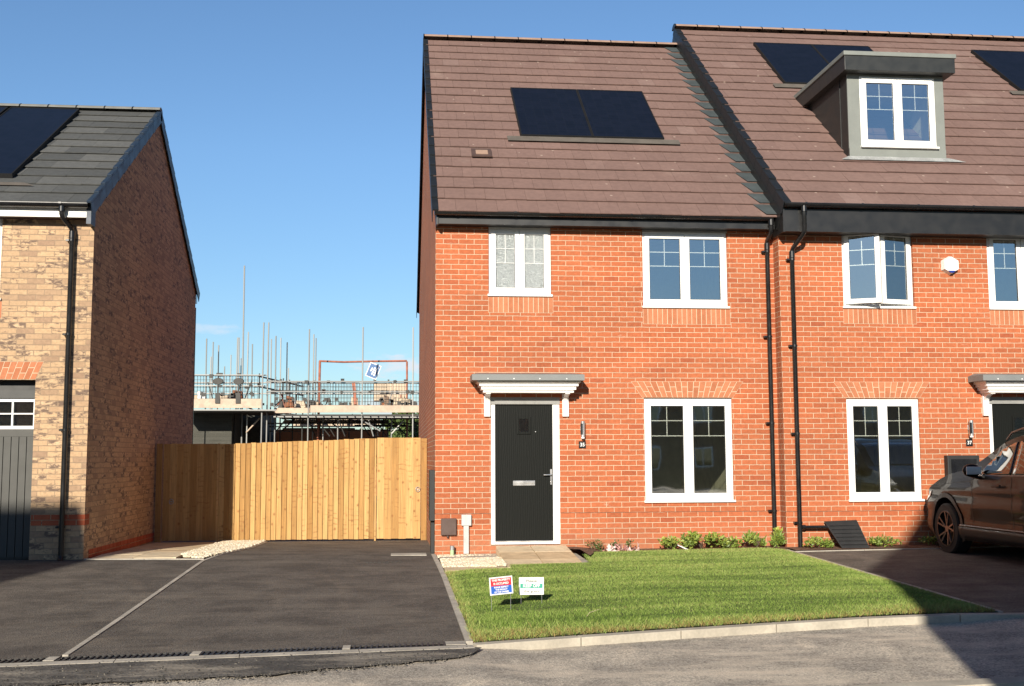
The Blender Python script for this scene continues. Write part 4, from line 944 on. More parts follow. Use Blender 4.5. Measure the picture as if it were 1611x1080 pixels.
# ------------------------------------------------------------------ house on the left
XL, YL, zL = -4.665, -.60, .071
N_ = thing('brick_house', 'buff brick house with slate grey roof and grey garage door, left of the fence', 'house', (XL-3, YL, -.55))
EL, RL, BL = (-.90, 4.19), (3.33, 6.757), (7.56, 4.19)
OPL = [(-8.2, -5.36, -.6, 1.856), (-7.4, -5.87, 2.93, 4.3)]
brick_wall(N_, -13, XL, YL, 7.36, -1.0, EL, RL, BL, OPL, mat='buff_brick', left=False)
b = MB()
for i in range(2):
    zz = zL-.075*(i+1)
    x_ = XL+.004
    # front returns of the red band
    x = XL-.0; first = True; xs_ = -5.355
    a_ = XL+.003; k_ = 0
    while a_ > xs_+.01:
        wd_ = .1075 if (k_ == 0 and i) else .215; b_ = max(xs_, a_-wd_); b.box(b_+.004, a_, YL-.003, YL+.02, zz+.005, zz+.070); a_ = b_-.006; k_ += 1
b.build('brick_band', 'band_brick', N_)
b = MB(); [b.box(XL-.02, XL+.004, YL-.0028+j*.225*(1 if i else 1)+(.112 if i else 0)*(j > 0)*0, YL+.215+j*.225, zL-.075*(i+1)+.005, zL-.075*(i+1)+.070) for i in range(2) for j in range(1)]; b.build('band_return', 'band_brick', N_)
b = MB(); [b.box(XL-.02, XL+.003, YL+.25+j*.225, YL+.465+j*.225, -.56+.075*i+.005-.012*j*.18, -.56+.075*i+.07-.012*j*.18) for i in range(2) for j in range(33)]; b.build('plinth_bricks', 'band_brick', N_)
arch(N_, -8.2, -5.36, 1.86, .24, YL, mat='arch_brick', splay=.10)
window(N_, -7.39, -5.862, 2.92, 4.12, YL, vents=False); soldiers(N_, -7.4, -5.83, 2.68, 2.915, YL)
b = MB(); b.box(-7.4, -5.85, YL-.008, YL+.05, 4.121, 4.3); b.build('window_head', 'grey_head', N_)
# garage door
gd_ = MB(); yg = YL+.16
gd_.box(-8.2, -5.37, yg+.03, yg+.07, -.53, 1.16)
for i in range(20): gd_.box(-5.40-.10*(i+1)+.010, -5.40-.10*i, yg+.005, yg+.029, -.50, 1.10)
gd_.box(-8.2, -5.37, yg+.004, yg+.0295, 1.102, 1.20); gd_.box(-5.399, -5.37, yg, yg+.0295, -.53, 1.10)
gdo = gd_.build('garage_door', 'garage_grey', N_)
gd_ = MB(); x0_, x1_ = -8.2, -5.375
gd_.box(x0_, x1_, yg+.0, yg+.05, 1.202, 1.245); gd_.box(x0_, x1_, yg, yg+.05, 1.57, 1.615); gd_.box(x1_-.045, x1_, yg, yg+.05, 1.246, 1.569)
gd_.box(x0_, x1_-.046, yg+.006, yg+.045, 1.40, 1.418)
for i in range(9): xx = x1_-.045-.285*(i+1); gd_.box(xx, xx+.022, yg+.004, yg+.046, 1.246, 1.399); gd_.box(xx, xx+.022, yg+.004, yg+.046, 1.419, 1.569)
gd_.build('window_frame', 'white_upvc', gdo)
gd_ = MB(); gd_.box(x0_, x1_-.046, yg+.02, yg+.028, 1.246, 1.569); gd_.build('pane', 'window_glass', gdo)
gd_ = MB(); gd_.box(-8.2, -5.362, yg-.03, yg+.05, 1.617, 1.72); gd_.build('head_trim', 'dormer_dark', gdo)
gd_ = MB(); gd_.box(-8.2, -5.362, yg+.01, yg+.05, 1.721, 1.855); gd_.build('head_board', 'gasket', gdo)
gd_ = MB(); gd_.box(-8.2, -5.3, yg+.09, 5, -.55, 1.9); gd_.build('garage_interior', 'dark_wall', N_)
room(N_, -8, -5, YL+.115, 3, 2.35, 4.35)
rf = tiles(N_, -13, XL-.02, EL, RL, 13, 'slate_tile', tw=.62).build('roof', 'slate_tile', N_)
LL, PL = roof_frame(*EL, *RL); b = MB()
b.hexa([PL(.05, -13, -.03), PL(.05, XL, -.03), PL(LL, XL, -.03), PL(LL, -13, -.03), PL(.05, -13, -.001), PL(.05, XL, -.001), PL(LL, XL, -.001), PL(LL, -13, -.001)])
L2, P2 = roof_frame(*BL, *RL); b.hexa([P2(0, -13, -.03), P2(0, XL, -.03), P2(L2-.02, XL, -.03), P2(L2-.02, -13, -.03), P2(0, -13, .02), P2(0, XL, .02), P2(L2-.02, XL, .02), P2(L2-.02, -13, .02)])
b.build('roof_deck', 'tile_under', rf)
ridge(rf, -13, XL+.04, 3.33, 6.765, 'ridge_grey'); verge(rf, XL-.0, 1, EL, RL, 13, 'verge_navy', drop=.16, top=.02); verge(rf, XL-.0, 1, BL, RL, 13, 'verge_navy', drop=.16, top=.05)
solar(rf, -7.05, -5.93, .98, 4.72, EL, RL, 1, tray=False); solar(rf, -9.35, -7.09, .98, 4.72, EL, RL, 2, tray=False)
b = MB(); b.hexa([PL(.62, -9.3, .046), PL(.62, -5.55, .046), PL(.72, -5.70, .05), PL(.72, -9.3, .05), PL(.62, -9.3, .052), PL(.62, -5.55, .052), PL(.72, -5.7, .056), PL(.72, -9.3, .056)]); b.build('flashing', 'tray_grey', rf)
b = MB(); b.box(-13, XL-.05, -.815, -.79, 4.03, 4.19); b.build('fascia', 'white_fascia', N_)
b = MB(); b.box(-13, XL-.05, -.789, YL-.001, 4.035, 4.045); b.build('soffit', 'soffit', N_)
b = MB(); b.box(XL-.049, XL+.012, -.83, YL-.001, 3.94, 4.22); b.build('box_end', 'verge_navy', N_)
gutter(N_, -13, XL-.01, -.885, 4.20); downpipe(N_, -4.935, YL-.07, 3.86, -.50, -.885, 4.19, gx=-5.02, zf=4.06)
b = MB(); b.box(XL-.06, XL+.0, 7.38, 7.56, 4.0, 4.18); b.cyl((XL-.03, 7.44, 3.9), (XL-.03, 7.44, -.5), .034, 12); b.build('rear_downpipe', 'black_plastic', N_, smooth=True)

# ------------------------------------------------------------------ fence and gates
FY = 3.8
def boards(name, x0, x1, y0, y1, zt0, zt1, n, label, cat, over=.012, lap=True):
    zb = G((x0+x1)/2, FY)
    T = thing(name, label, cat, ((x0+x1)/2, y0, zb)); mb = MB()
    for i in range(n):
        t0, t1 = i/n, (i+1)/n; a, b_ = x0+(x1-x0)*t0, x0+(x1-x0)*t1; ya, yb = y0+(y1-y0)*t0, y0+(y1-y0)*t1
        zt_ = zt0+(zt1-zt0)*t0+random.uniform(-.006, .006); z0 = G(a, ya)+.03+random.uniform(-.004, .004); f = .013; th = .010
        q_ = -.036 if lap else -.014
        mb.hexa([(a+.002, ya-.010, z0), (b_+over*.4, yb+q_, z0), (b_+over*.4, yb+q_+.02 if lap else yb, z0), (a+.002, ya, z0),
                 (a+.002, ya-.010, zt_), (b_+over*.4, yb+q_, zt_), (b_+over*.4, yb+q_+.02 if lap else yb, zt_), (a+.002, ya, zt_)])
    mb.build('boards', 'fence_wood', T)
    for zz in (.3, 1.0, 1.6): r_ = MB(); r_.hexa([(x0, y0+.002, zb+zz), (x1, y1+.002, zb+zz), (x1, y1+.04, zb+zz), (x0, y0+.04, zb+zz), (x0, y0+.002, zb+zz+.08), (x1, y1+.002, zb+zz+.08), (x1, y1+.04, zb+zz+.08), (x0, y0+.04, zb+zz+.08)]); r_.build('rail', 'fence_wood', T)
    return T
def lockring(T, x, y, z):
    b = MB(); N = 18; pts = [(x+.034*math.cos(6.2832*i/N), y, z+.042*math.sin(6.2832*i/N)) for i in range(N+1)]; b.tube(pts, .006, 6, cap=False); b.cyl((x, y-.002, z), (x, y+.012, z), .013, 12); b.build('lock', 'steel_grey', T, smooth=True)
FT = boards('fence', -3.585, -.93, FY, FY, 1.05, 1.145, 30, 'tall sunlit closeboard timber fence between the two gates', 'fence')
G1 = boards('gate', -4.52, -3.62, FY-.01, FY-.01, 1.055, 1.05, 8, 'shaded timber gate beside the buff brick house', 'gate', over=.003, lap=False); lockring(G1, -4.37, FY-.04, .07)
G2 = boards('gate', -.88, -.12, FY-.01, FY-.01, 1.15, 1.15, 6, 'sunlit timber gate with ring lock beside the red brick house', 'gate', over=.003, lap=False); lockring(G2, -.165, FY-.04, .25)
for x, lab in ((-4.59, 'dark timber gate post against the buff brick wall'), (-3.602, 'slim dark timber post between the shaded gate and the fence'), (-.905, 'slim timber post between fence and right gate'), (-.06, 'timber gate post against the red brick side wall')):
    b = MB(); hw = .015 if -4 < x < -.5 else .05; b.box(x-hw, x+hw, FY-.03, FY+.07, G(x, FY)-.1, 1.14 if x > -1 else 1.06, random.random()); o = b.build('fence_post', 'fence_wood'); tag(o, lab, 'post')

# ------------------------------------------------------------------ garden signs
def garden_sign(x0, x1, y0, y1, zb, zt, label, kind, tilt):
    cx_, cy_ = (x0+x1)/2, (y0+y1)/2; gz = G(cx_, cy_)
    T = thing('garden_sign', label, 'sign', (cx_, cy_, gz), 'small garden signs on the lawn'); W_ = math.hypot(x1-x0, y1-y0); H_ = zt-zb
    rot = Matrix.Rotation(math.atan2(y1-y0, x1-x0), 4, 'Z') @ Matrix.Rotation(tilt, 4, 'Y'); cz = (zb+zt)/2
    def tf(mb): mb.v = [tuple(Vector((cx_, cy_, cz))+rot @ Vector(p_)) for p_ in mb.v]; return mb
    b = MB(); b.box(-W_/2, W_/2, -.002, .002, -H_/2, H_/2); p_ = tf(b).build('panel', 'white_paint', T)
    def patch(x0_, x1_, z0_, z1_, mat, nm='colour_band'):
        b = MB(); b.box(x0_, x1_, -.003, -.0021, z0_, z1_); tf(b).build(nm, mat, p_)
    def txt(s, size, zz, mat, bold=.0006, sx=1): text_mesh(p_, s, size, tuple(Vector((cx_, cy_, cz))+rot @ Vector((0, -.0042, zz))), mat, rot=rot, bold=bold, sx=sx, depth=.0004)
    if kind == 0:
        m = W_/2-.012; patch(-m, m, .0, H_/2-.012, 'sign_red'); patch(-m, m, -H_/2+.012, -.0005, 'sign_blue')
        txt('THIS PROPERTY', .027, .052, 'white_paint', .0009, .92); txt('IS OCCUPIED', .027, .020, 'white_paint', .0009, .92)
        txt('PLEASE RESPECT', .020, -.014, 'white_paint', .0007, .95); txt('THE PRIVACY', .020, -.036, 'white_paint', .0007, .95); txt('OF THE OWNER', .020, -.058, 'white_paint', .0007, .95)
    else:
        patch(-W_/2+.012, W_/2-.012, -.020, .022, 'sign_green')
        txt('Please', .038, .049, 'sign_text_grey', .0006, 1.15); txt('KEEP OFF', .040, .001, 'white_paint', .0012, 1.0); txt('the grass', .036, -.050, 'sign_text_grey', .0006, 1.15)
    for s_, fy in ((-1, y0), (1, y1)):
        fx = cx_+s_*(W_/2-.02); b = MB(); b.cyl((fx, cy_+s_*(y1-y0)/2+.0045, gz-.05), (fx, cy_+s_*(y1-y0)/2+.0045, cz), .0022, 6); b.build('wire_leg', 'steel_grey', T)
garden_sign(.315, .537, -5.53, -5.50, -.489, -.324, 'small red and blue sign reading THIS PROPERTY IS OCCUPIED on the lawn', 0, -math.radians(4))
garden_sign(.636, .880, -5.14, -5.14, -.540, -.373, 'small white and green sign reading KEEP OFF the grass', 1, math.radians(.4))

# ------------------------------------------------------------------ leaning black panel with pipe
zg = -.50; T = thing('leaning_panel', 'black ribbed plastic panel leaning on the wall of number 37 with a side pipe', 'panel', (5.88, -.45, zg))
b = MB(); b.hexa([(5.72, -.66, zg), (6.13, -.66, zg), (6.13, -.63, zg), (5.72, -.63, zg), (5.60, -.32, -.14), (6.09, -.32, -.125), (6.09, -.29, -.125), (5.60, -.29, -.14)]); b.build('panel', 'black_panel', T, bevel=.008)
b = MB()
for i in range(6):
    t = .12+i*.14; za = zg+t*.36; yy = -.66+t*.34; b.box(5.74-.11*t, 6.11-.04*t, yy-.008, yy+.01, za, za+.008)
b.build('ribs', 'black_plastic', T)
b = MB(); b.cyl((5.27, -.36, -.215), (5.64, -.36, -.215), .022, 12); b.cyl((5.25, -.36, -.215), (5.30, -.36, -.215), .032, 12); b.build('pipe', 'black_plastic', T, smooth=True)

# ------------------------------------------------------------------ car
def make_car(label, ox, oy, mirror=False):
    """nose towards +y; built with its left flank at x=ox, front bumper at y=oy"""
    Wd, Ln = 1.84, 4.62; zg = G(ox, oy-2); T = thing('parked_car', label, 'car', (ox+Wd/2, oy-Ln/2, zg))
    def lerp(tab, s):
        for (a, va), (b_, vb) in zip(tab, tab[1:]):
            if s <= b_:
                t = max(0, (s-a)/(b_-a)); t = t*t*(3-2*t) if False else t; return va+(vb-va)*t
        return tab[-1][1]
    def cr_(tab, s):   # smooth
        n_ = 5; return sum(lerp(tab, s+(i-2)*.035) for i in range(n_))/n_
    top = [(0, .56), (.04, .68), (.15, .79), (.38, .91), (.65, 1.03), (1.05, 1.12), (1.45, 1.18), (1.75, 1.33), (2.15, 1.54), (2.5, 1.625), (3.0, 1.65), (3.6, 1.62), (4.1, 1.52), (4.40, 1.22), (4.56, 1.02), (4.62, .62)]
    bot = [(0, .42), (.06, .30), (.3, .22), (4.3, .22), (4.55, .34), (4.62, .5)]
    belt = [(0, .52), (.15, .72), (.38, .85), (1.0, 1.02), (1.45, 1.04), (2.5, 1.07), (3.6, 1.10), (4.4, 1.08), (4.62, .8)]
    plan = [(0, .70), (.06, .84), (.18, .92), (.4, .97), (.7, .99), (1.2, 1.0), (3.5, 1.0), (4.1, .97), (4.4, .90), (4.56, .80), (4.62, .70)]
    def half(s, z):
        return half0(s, z)-.030*math.exp(-((z-.52)/.13)**2)+.012*math.exp(-((z-.90)/.05)**2)-.012*math.exp(-((z-.80)/.05)**2)
    def half0(s, z):
        """half width at station s, height z"""
        w_ = Wd/2*cr_(plan, s); zt_ = cr_(top, s); zb = cr_(bot, s); bl = min(cr_(belt, s), zt_-.02)
        if z <= bl:
            t = (z-zb)/(bl-zb); return w_*(.93+.07*math.sin(math.pi*min(1, max(0, t))**.8)) if t < .6 else w_*(.93+.07*math.sin(math.pi*.6**.8))*(1-.03*((t-.6)/.4)**2)
        wb = w_*(.93+.07*math.sin(math.pi*.6**.8))*.97; t = min(1, (z-bl)/(zt_-bl+1e-6)); cab = max(0, min(1, (zt_-bl-.05)/.4))
        return wb*(1-(.20*cab)*t)*(1-.0*t)
    FW, RW = .90, 3.60; NS = 190; vs = []; rows = []
    ss = [Ln*(.5-.5*math.cos(math.pi*i/(NS-1))) for i in range(NS)]
    for s in ss:
        zt_, zb = cr_(top, s), cr_(bot, s); ring = []
        bl = min(cr_(belt, s), zt_-.02)
        zs_ = [zb+(bl-zb)*i/24 for i in range(25)]+[bl+(zt_-bl-.05*min(1, (zt_-bl)/.3))*i/6 for i in range(1, 7)]
        side = [(half(s, z)-(.30 if min(math.hypot(s-FW, z-.36), math.hypot(s-RW, z-.36)) < .435 else 0), z) for z in zs_]
        hw = side[-1][0]; tp = [(hw*f, zt_-(.05*min(1, (zt_-bl)/.3))*(f**4)*.0-(zt_-side[-1][1])*f**5) for f in (.96, .85, .65, .4, .15)]
        prof = side+tp
        L_ = [(-a, z) for a, z in prof]; R_ = [(a, z) for a, z in prof[::-1]]
        rows.append([(ox+Wd/2+a, oy-s, zg+z) for a, z in L_+R_])
    bm = bmesh.new(); g_ = [[bm.verts.new(p_) for p_ in r_] for r_ in rows]
    for a, b_ in zip(g_, g_[1:]):
        for i in range(len(a)-1): bm.faces.new((a[i], a[i+1], b_[i+1], b_[i]))
        bm.faces.new((a[-1], a[0], b_[0], b_[-1]))
    bm.faces.new(g_[0][::-1]); bm.faces.new(g_[-1]); bmesh.ops.recalc_face_normals(bm, faces=bm.faces[:])
    o3 = Vector(T['_o']); 
    me = bpy.data.meshes.new('body'); bm.to_mesh(me); bm.free(); me.transform(Matrix.Translation(-o3)); me.materials.append(MATS['car_paint'])
    body = bpy.data.objects.new('body', me); C.objects.link(body)
    me2 = me
    me2.polygons.foreach_set('use_smooth', [True]*len(me2.polygons)); 
    try: me2.set_sharp_from_angle(angle=math.radians(50))
    except Exception: pass
    body.parent = T
    def patch(name, poly, mat, side=-1, off=.004, parent=T, step=.06):
        bm = bmesh.new(); vs_ = [bm.verts.new((s, z, 0)) for s, z in poly]; bm.faces.new(vs_)
        for ax in (0, 1):
            lo = min(p_[ax] for p_ in poly); hi = max(p_[ax] for p_ in poly); t = lo+step
            while t < hi:
                c3 = [0, 0, 0]; c3[ax] = t; n3 = [0, 0, 0]; n3[ax] = 1
                bmesh.ops.bisect_plane(bm, geom=bm.verts[:]+bm.edges[:]+bm.faces[:], plane_co=c3, plane_no=n3); t += step
        for v in bm.verts: s, z = v.co.x, v.co.y; v.co = Vector((Wd/2+side*(half(s, z)+off)+ox-o3.x, oy-s-o3.y, z))
        me = bpy.data.meshes.new(name); bm.to_mesh(me); bm.free(); me.materials.append(MATS[mat]); me.polygons.foreach_set('use_smooth', [True]*len(me.polygons)); o = bpy.data.objects.new(name, me); C.objects.link(o); o.parent = parent
        if 'cladding' in name or name in ('headlight', 'tail_light', 'side_window', 'handle_strip'):
            md = o.modifiers.new('s', 'SOLIDIFY'); md.thickness = .006; md.offset = 0
        return o
    for sd_ in (-1, 1):
        patch('side_window', [(1.80, 1.09), (1.90, 1.20), (2.22, 1.42), (2.50, 1.50), (2.56, 1.51), (2.56, 1.10)], 'car_glass' if False else 'car_window', sd_)
        patch('side_window', [(2.62, 1.10), (2.62, 1.515), (3.1, 1.54), (3.50, 1.52), (3.56, 1.13)], 'car_window', sd_)
        patch('side_window', [(3.62, 1.14), (3.57, 1.51), (3.95, 1.44), (4.10, 1.22)], 'car_window', sd_)
        patch('window_trim', [(1.74, 1.075), (4.12, 1.10), (4.12, 1.118), (1.74, 1.092)], 'rim_metal', sd_, .008)
        patch('side_cladding', [(1.25, .24), (3.05, .24), (3.05, .40), (1.25, .40)], 'car_cladding', sd_, .010)
        patch('side_cladding', [(1.28, .405), (3.02, .405), (3.02, .428), (1.28, .428)], 'rim_metal', sd_, .014)
        for s in (FW, RW):
            N = 20; ring = [(s+.415*math.cos(a_), .36+.415*math.sin(a_)) for a_ in [math.pi*(-.13+1.26*i/N) for i in range(N+1)]]; out = [(s+.475*math.cos(a_), .36+.475*math.sin(a_)) for a_ in [math.pi*(-.10+1.20*i/N) for i in range(N+1)]]
            mbx = MB()
            for i in range(N):
                q = [ring[i], ring[i+1], out[i+1], out[i]]
                mbx.face([(ox+Wd/2+sd_*(half(min(Ln, max(0, a_)), z_)+.014), oy-a_, zg+z_) for a_, z_ in q]); mbx.face([(ox+Wd/2+sd_*(half(a_, z_)+.014-(.05 if j > 1 else 0)), oy-a_, zg+z_) for j, (a_, z_) in enumerate([ring[i], ring[i+1], ring[i+1], ring[i]])])
            mbx.build('arch_cladding', 'car_cladding', T, smooth=True)
        patch('headlight', [(.04, .56), (.12, .70), (.36, .835), (.46, .86), (.40, .79), (.24, .70), (.08, .54)], 'lamp_glass', sd_, .006)
        patch('tail_light', [(4.2, .95), (4.5, .92), (4.55, 1.02), (4.2, 1.05)], 'tail_red', sd_, .006)
        patch('door_seam', [(1.62, .45), (1.632, .45), (1.66, 1.05), (1.648, 1.05)], 'gasket', sd_, .003); patch('door_seam', [(2.60, .45), (2.612, .45), (2.612, 1.07), (2.60, 1.07)], 'gasket', sd_, .003)
        patch('door_seam', [(.40, .925), (1.62, 1.005), (1.62, 1.011), (.40, .932)], 'gasket', sd_, .003)
        for hs in (2.32, 3.25):
            h_ = MB(); xx = ox+Wd/2+sd_*(half(hs, .93)+.03); h_.bar((xx, oy-hs+.10, zg+.955), (xx, oy-hs-.10, zg+.965), .022, .03); h_.build('handle', 'car_paint', T, bevel=.008)
        # door mirror
        xm = ox+Wd/2+sd_*(half(1.8, 1.08)+.13)
        bm = bmesh.new(); bmesh.ops.create_uvsphere(bm, u_segments=20, v_segments=12, radius=1)
        for v in bm.verts:
            v.co = Vector((v.co.x*.125, v.co.y*.075*(1 if v.co.y > 0 else .6), v.co.z*.085))
        me = bpy.data.meshes.new('mirror'); bm.to_mesh(me); bm.free(); me.transform(Matrix.Translation(Vector((xm, oy-1.86, zg+1.15))-o3)); me.materials.append(MATS['car_paint']); me.polygons.foreach_set('use_smooth', [True]*len(me.polygons)); mo = bpy.data.objects.new('mirror', me); C.objects.link(mo); mo.parent = T; mo['_o'] = tuple(o3)
        q = MB(); q.bar((xm-sd_*.02, oy-1.84, zg+1.075), (ox+Wd/2+sd_*(half(1.8, 1.05)-.02), oy-1.80, zg+1.05), .07, .035); q.build('mirror_arm', 'black_plastic', mo)
        q = MB(); q.box(min(xm-.10, xm+.10), max(xm-.10, xm+.10), oy-1.909, oy-1.900, zg+1.10, zg+1.20); q.build('mirror_glass', 'chrome', mo, bevel=.003)
        # roof rail
        rr = MB(); pts_ = [(ox+Wd/2+sd_*(half(s, 1.48)-.04), oy-s, zg+cr_(top, s)+(.04 if 2.3 < s < 4 else -.01)) for s in (2.2, 2.35, 2.6, 3.0, 3.5, 3.9, 4.05)]; rr.tube(pts_, .014, 8); rr.build('roof_rail', 'rim_metal', T, smooth=True)
        for s in (FW, RW):
            cxw = ox+Wd/2+sd_*(Wd/2-.125); cyw, czw = oy-s, zg+.35
            wl = MB(); N = 40; prof = [(-.11, .235), (-.11, .325), (-.09, .345), (.09, .345), (.11, .325), (.112, .245)]
            base = len(wl.v)
            for i in range(N):
                a_ = 2*math.pi*i/N
                for (dx, rr_) in prof: wl.v.append((cxw+sd_*dx, cyw+rr_*math.cos(a_), czw+rr_*math.sin(a_)))
            for i in range(N):
                for j in range(len(prof)-1): wl.f.append((base+i*6+j, base+i*6+j+1, base+((i+1) % N)*6+j+1, base+((i+1) % N)*6+j)); wl.r.append(.5); wl.mi.append(0)
            wo_ = wl.build('wheel', 'tyre', T, smooth=True)
            rm = MB(); rm.cm = 1; rm.cyl((cxw-sd_*.05, cyw, czw), (cxw+sd_*.03, cyw, czw), .236, 40); rm.cm = 0
            N = 40; base = len(rm.v)
            for i in range(N):
                a_ = 2*math.pi*i/N
                for (dx, rr_) in ((.112, .245), (.118, .240), (.118, .226), (.05, .222)): rm.v.append((cxw+sd_*dx, cyw+rr_*math.cos(a_), czw+rr_*math.sin(a_)))
            for i in range(N):
                for j in range(3): rm.f.append((base+i*4+j, base+i*4+j+1, base+((i+1) % N)*4+j+1, base+((i+1) % N)*4+j)); rm.r.append(.5); rm.mi.append(1)
            for i in range(5):
                a_ = 2*math.pi*i/5+.3
                for tw_, cm_ in ((.0, 0), (.42, 0)):
                    rm.cm = cm_; p0 = Vector((cxw+sd_*.085, cyw+.04*math.cos(a_), czw+.04*math.sin(a_))); p1 = Vector((cxw+sd_*.108, cyw+.228*math.cos(a_+tw_), czw+.228*math.sin(a_+tw_)))
                    rm.bar(p0, p1, .026, .022)
            rm.cm = 0; rm.cyl((cxw+sd_*.05, cyw, czw), (cxw+sd_*.10, cyw, czw), .045, 16)
            rm.build('rim', ['rim_metal', 'rim_dark'], wo_)
    # windscreen and rear window as panes over the body
    def cross(name, s0, s1, mat, fw=.86, off=.006):
        mb = MB(); n1, n2 = 10, 14
        def pt_(s, f):
            zt_ = cr_(top, s); bl = min(cr_(belt, s), zt_-.02); d_ = .05*min(1, (zt_-bl)/.3); hw = half(s, zt_-d_); return (ox+Wd/2+hw*f, oy-s, zg+zt_-d_*abs(f)**5+off)
        for i in range(n1):
            for j in range(n2):
                a_, b_ = s0+(s1-s0)*i/n1, s0+(s1-s0)*(i+1)/n1; f0, f1 = -fw+2*fw*j/n2, -fw+2*fw*(j+1)/n2
                mb.face([pt_(a_, f0), pt_(a_, f1), pt_(b_, f1), pt_(b_, f0)], .5)
        return mb.build(name, mat, T, smooth=True)
    cross('windscreen', 1.50, 2.26, 'car_window'); cross('rear_window', 4.05, 4.36, 'car_window')
    b = MB(); b.box(ox+.45, ox+Wd-.45, oy-.02, oy+.012, zg+.42, zg+.60); b.build('grille', 'car_cladding', T, bevel=.01)
    b = MB(); b.box(ox+Wd/2-.26, ox+Wd/2+.26, oy-Ln-.012, oy-Ln+.01, zg+.60, zg+.71); b.build('rear_plate', 'white_paint', T)
    return T
k = NT('car_window'); k.col((.012, .013, .013)); k.set(Roughness=.03, Coat_Weight=1.0); k.b.inputs['Specular IOR Level'].default_value = .8
make_car('dark brown SUV with alloy wheels parked nose to the wall of number 37', 6.95, -.36)

# ------------------------------------------------------------------ building site behind the fence
SC = thing('scaffolding', 'galvanised tube scaffolding with timber toe boards behind the fence', 'scaffolding', (-3.6, 26, -.6))
zs = -.65
def pole(x, y, zt_, rad=.024, z0=zs, mat='galvanised', par=None):
    b = MB(); b.cyl((x, y, z0), (x+random.uniform(-.03, .03), y, zt_), rad, 8); return b.build('pole', mat, par or SC)
def PX(px, Y): return -.5857+((px-621.5)/1785.7)*(Y+16.33)*1.0    # rough x for a column of the scaffold
def ZY(py, Y): return .786+(731-py)/1785.7*(Y+16.33)
tall = [(313, 25.5, 560), (333, 26, 545), (339, 29, 573), (341.5, 30, 550), (351, 27, 555), (378.5, 27, 543), (382.5, 28, 543), (388.5, 26, 430), (394.5, 28, 534), (403, 29, 553), (370, 34, 570), (417.5, 24, 519), (425.5, 24.6, 519), (431.5, 27, 545), (438.5, 25.4, 540), (445.5, 29, 543), (455, 30, 550), (458, 34, 590), (488.5, 24.2, 529), (496, 28, 537), (499.5, 31, 543), (571, 24.2, 525), (650.5, 24.2, 525), (306, 24.2, 538), (360, 35, 588), (343, 35, 580), (386, 35, 575), (426.5, 33, 565)]
for px, Y, py in tall: pole(PX(px, Y), Y, ZY(py, Y), .028 if py < 440 else .024)
def rail(pxa, pxb, py, Y, r_=.024, mat='galvanised', dy=0, nm='rail'):
    b = MB(); b.cyl((PX(pxa, Y), Y, ZY(py, Y)), (PX(pxb, Y), Y+dy, ZY(py, Y)+random.uniform(-.02, .02)), r_, 8); b.build(nm, mat, SC)
for py in (601.5, 618): rail(296, 424, py, 24.2)
for py in (611, 627): rail(424, 662, py, 24.2)
for py in (613, 630): rail(300, 660, py, 27.5)
def toe(pxa, pxb, pya, pyb, Y, nm='toe_board'):
    b = MB(); b.box(PX(pxa, Y), PX(pxb, Y), Y-.02, Y+.02, ZY(pyb, Y), ZY(pya, Y)); b.build(nm, 'toe_board', SC)
toe(290, 417, 638, 652, 24.1); toe(492, 664, 648, 659, 24.1); toe(437, 492, 652, 660, 24.4); toe(452, 612, 670.5, 676, 27.5); toe(455, 500, 646, 656, 26.8)
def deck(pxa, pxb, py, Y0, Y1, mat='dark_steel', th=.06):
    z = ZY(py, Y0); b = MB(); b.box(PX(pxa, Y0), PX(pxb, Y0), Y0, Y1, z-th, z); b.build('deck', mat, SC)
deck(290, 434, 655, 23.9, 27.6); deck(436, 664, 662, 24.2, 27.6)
b = MB()
for px in range(440, 664, 12): b.cyl((PX(px, 24.2), 24.0, ZY(664.5, 24.2)), (PX(px, 24.2), 27.8, ZY(664.5, 24.2)), .024, 6)
b.build('transoms', 'dark_steel', SC)
rail(436, 664, 666, 24.15, mat='galvanised'); rail(424, 664, 676, 25.5, mat='dark_steel'); rail(290, 440, 655.5, 23.85, .03)
def mesh_panel(pxa, pxb, pya, pyb, Y, nm='mesh_guard'):
    b = MB(); xa, xb, za, zb = PX(pxa, Y), PX(pxb, Y), ZY(pya, Y), ZY(pyb, Y); n1 = int((xb-xa)/.10); n2 = int((za-zb)/.12)
    for i in range(n1+1): x_ = xa+(xb-xa)*i/n1; b.bar((x_, Y, zb), (x_, Y, za), .014, .012)
    for j in range(n2+1): z_ = zb+(za-zb)*j/n2; b.bar((xa, Y, z_), (xb, Y, z_), .012, .012)
    b.build(nm, 'dark_steel', SC)
for a_, c_ in ((297, 352), (354, 411)): mesh_panel(a_, c_, 603, 638, 24.3)
for a_, c_ in ((437, 496), (500, 567), (571, 618), (620, 660)): mesh_panel(a_, c_, 613, 648, 24.3)
for a_, c_ in ((440, 520), (522, 610)): mesh_panel(a_, c_, 614, 648, 27.6)
def return_side():
    for py in (603, 619, 655): 
        b = MB(); b.cyl((PX(412, 23.9), 23.9, ZY(py, 23.9)), (PX(412, 23.9)+1.1, 29.5, ZY(py, 23.9)), .028, 8); b.build('rail', 'dark_steel', SC)
    for t in range(7): Y = 24.2+t*.8; x_ = PX(412, 23.9)+.2*t*.95; pole(x_, Y, ZY(598, 24), .022, ZY(655, 24), 'dark_steel')
return_side()
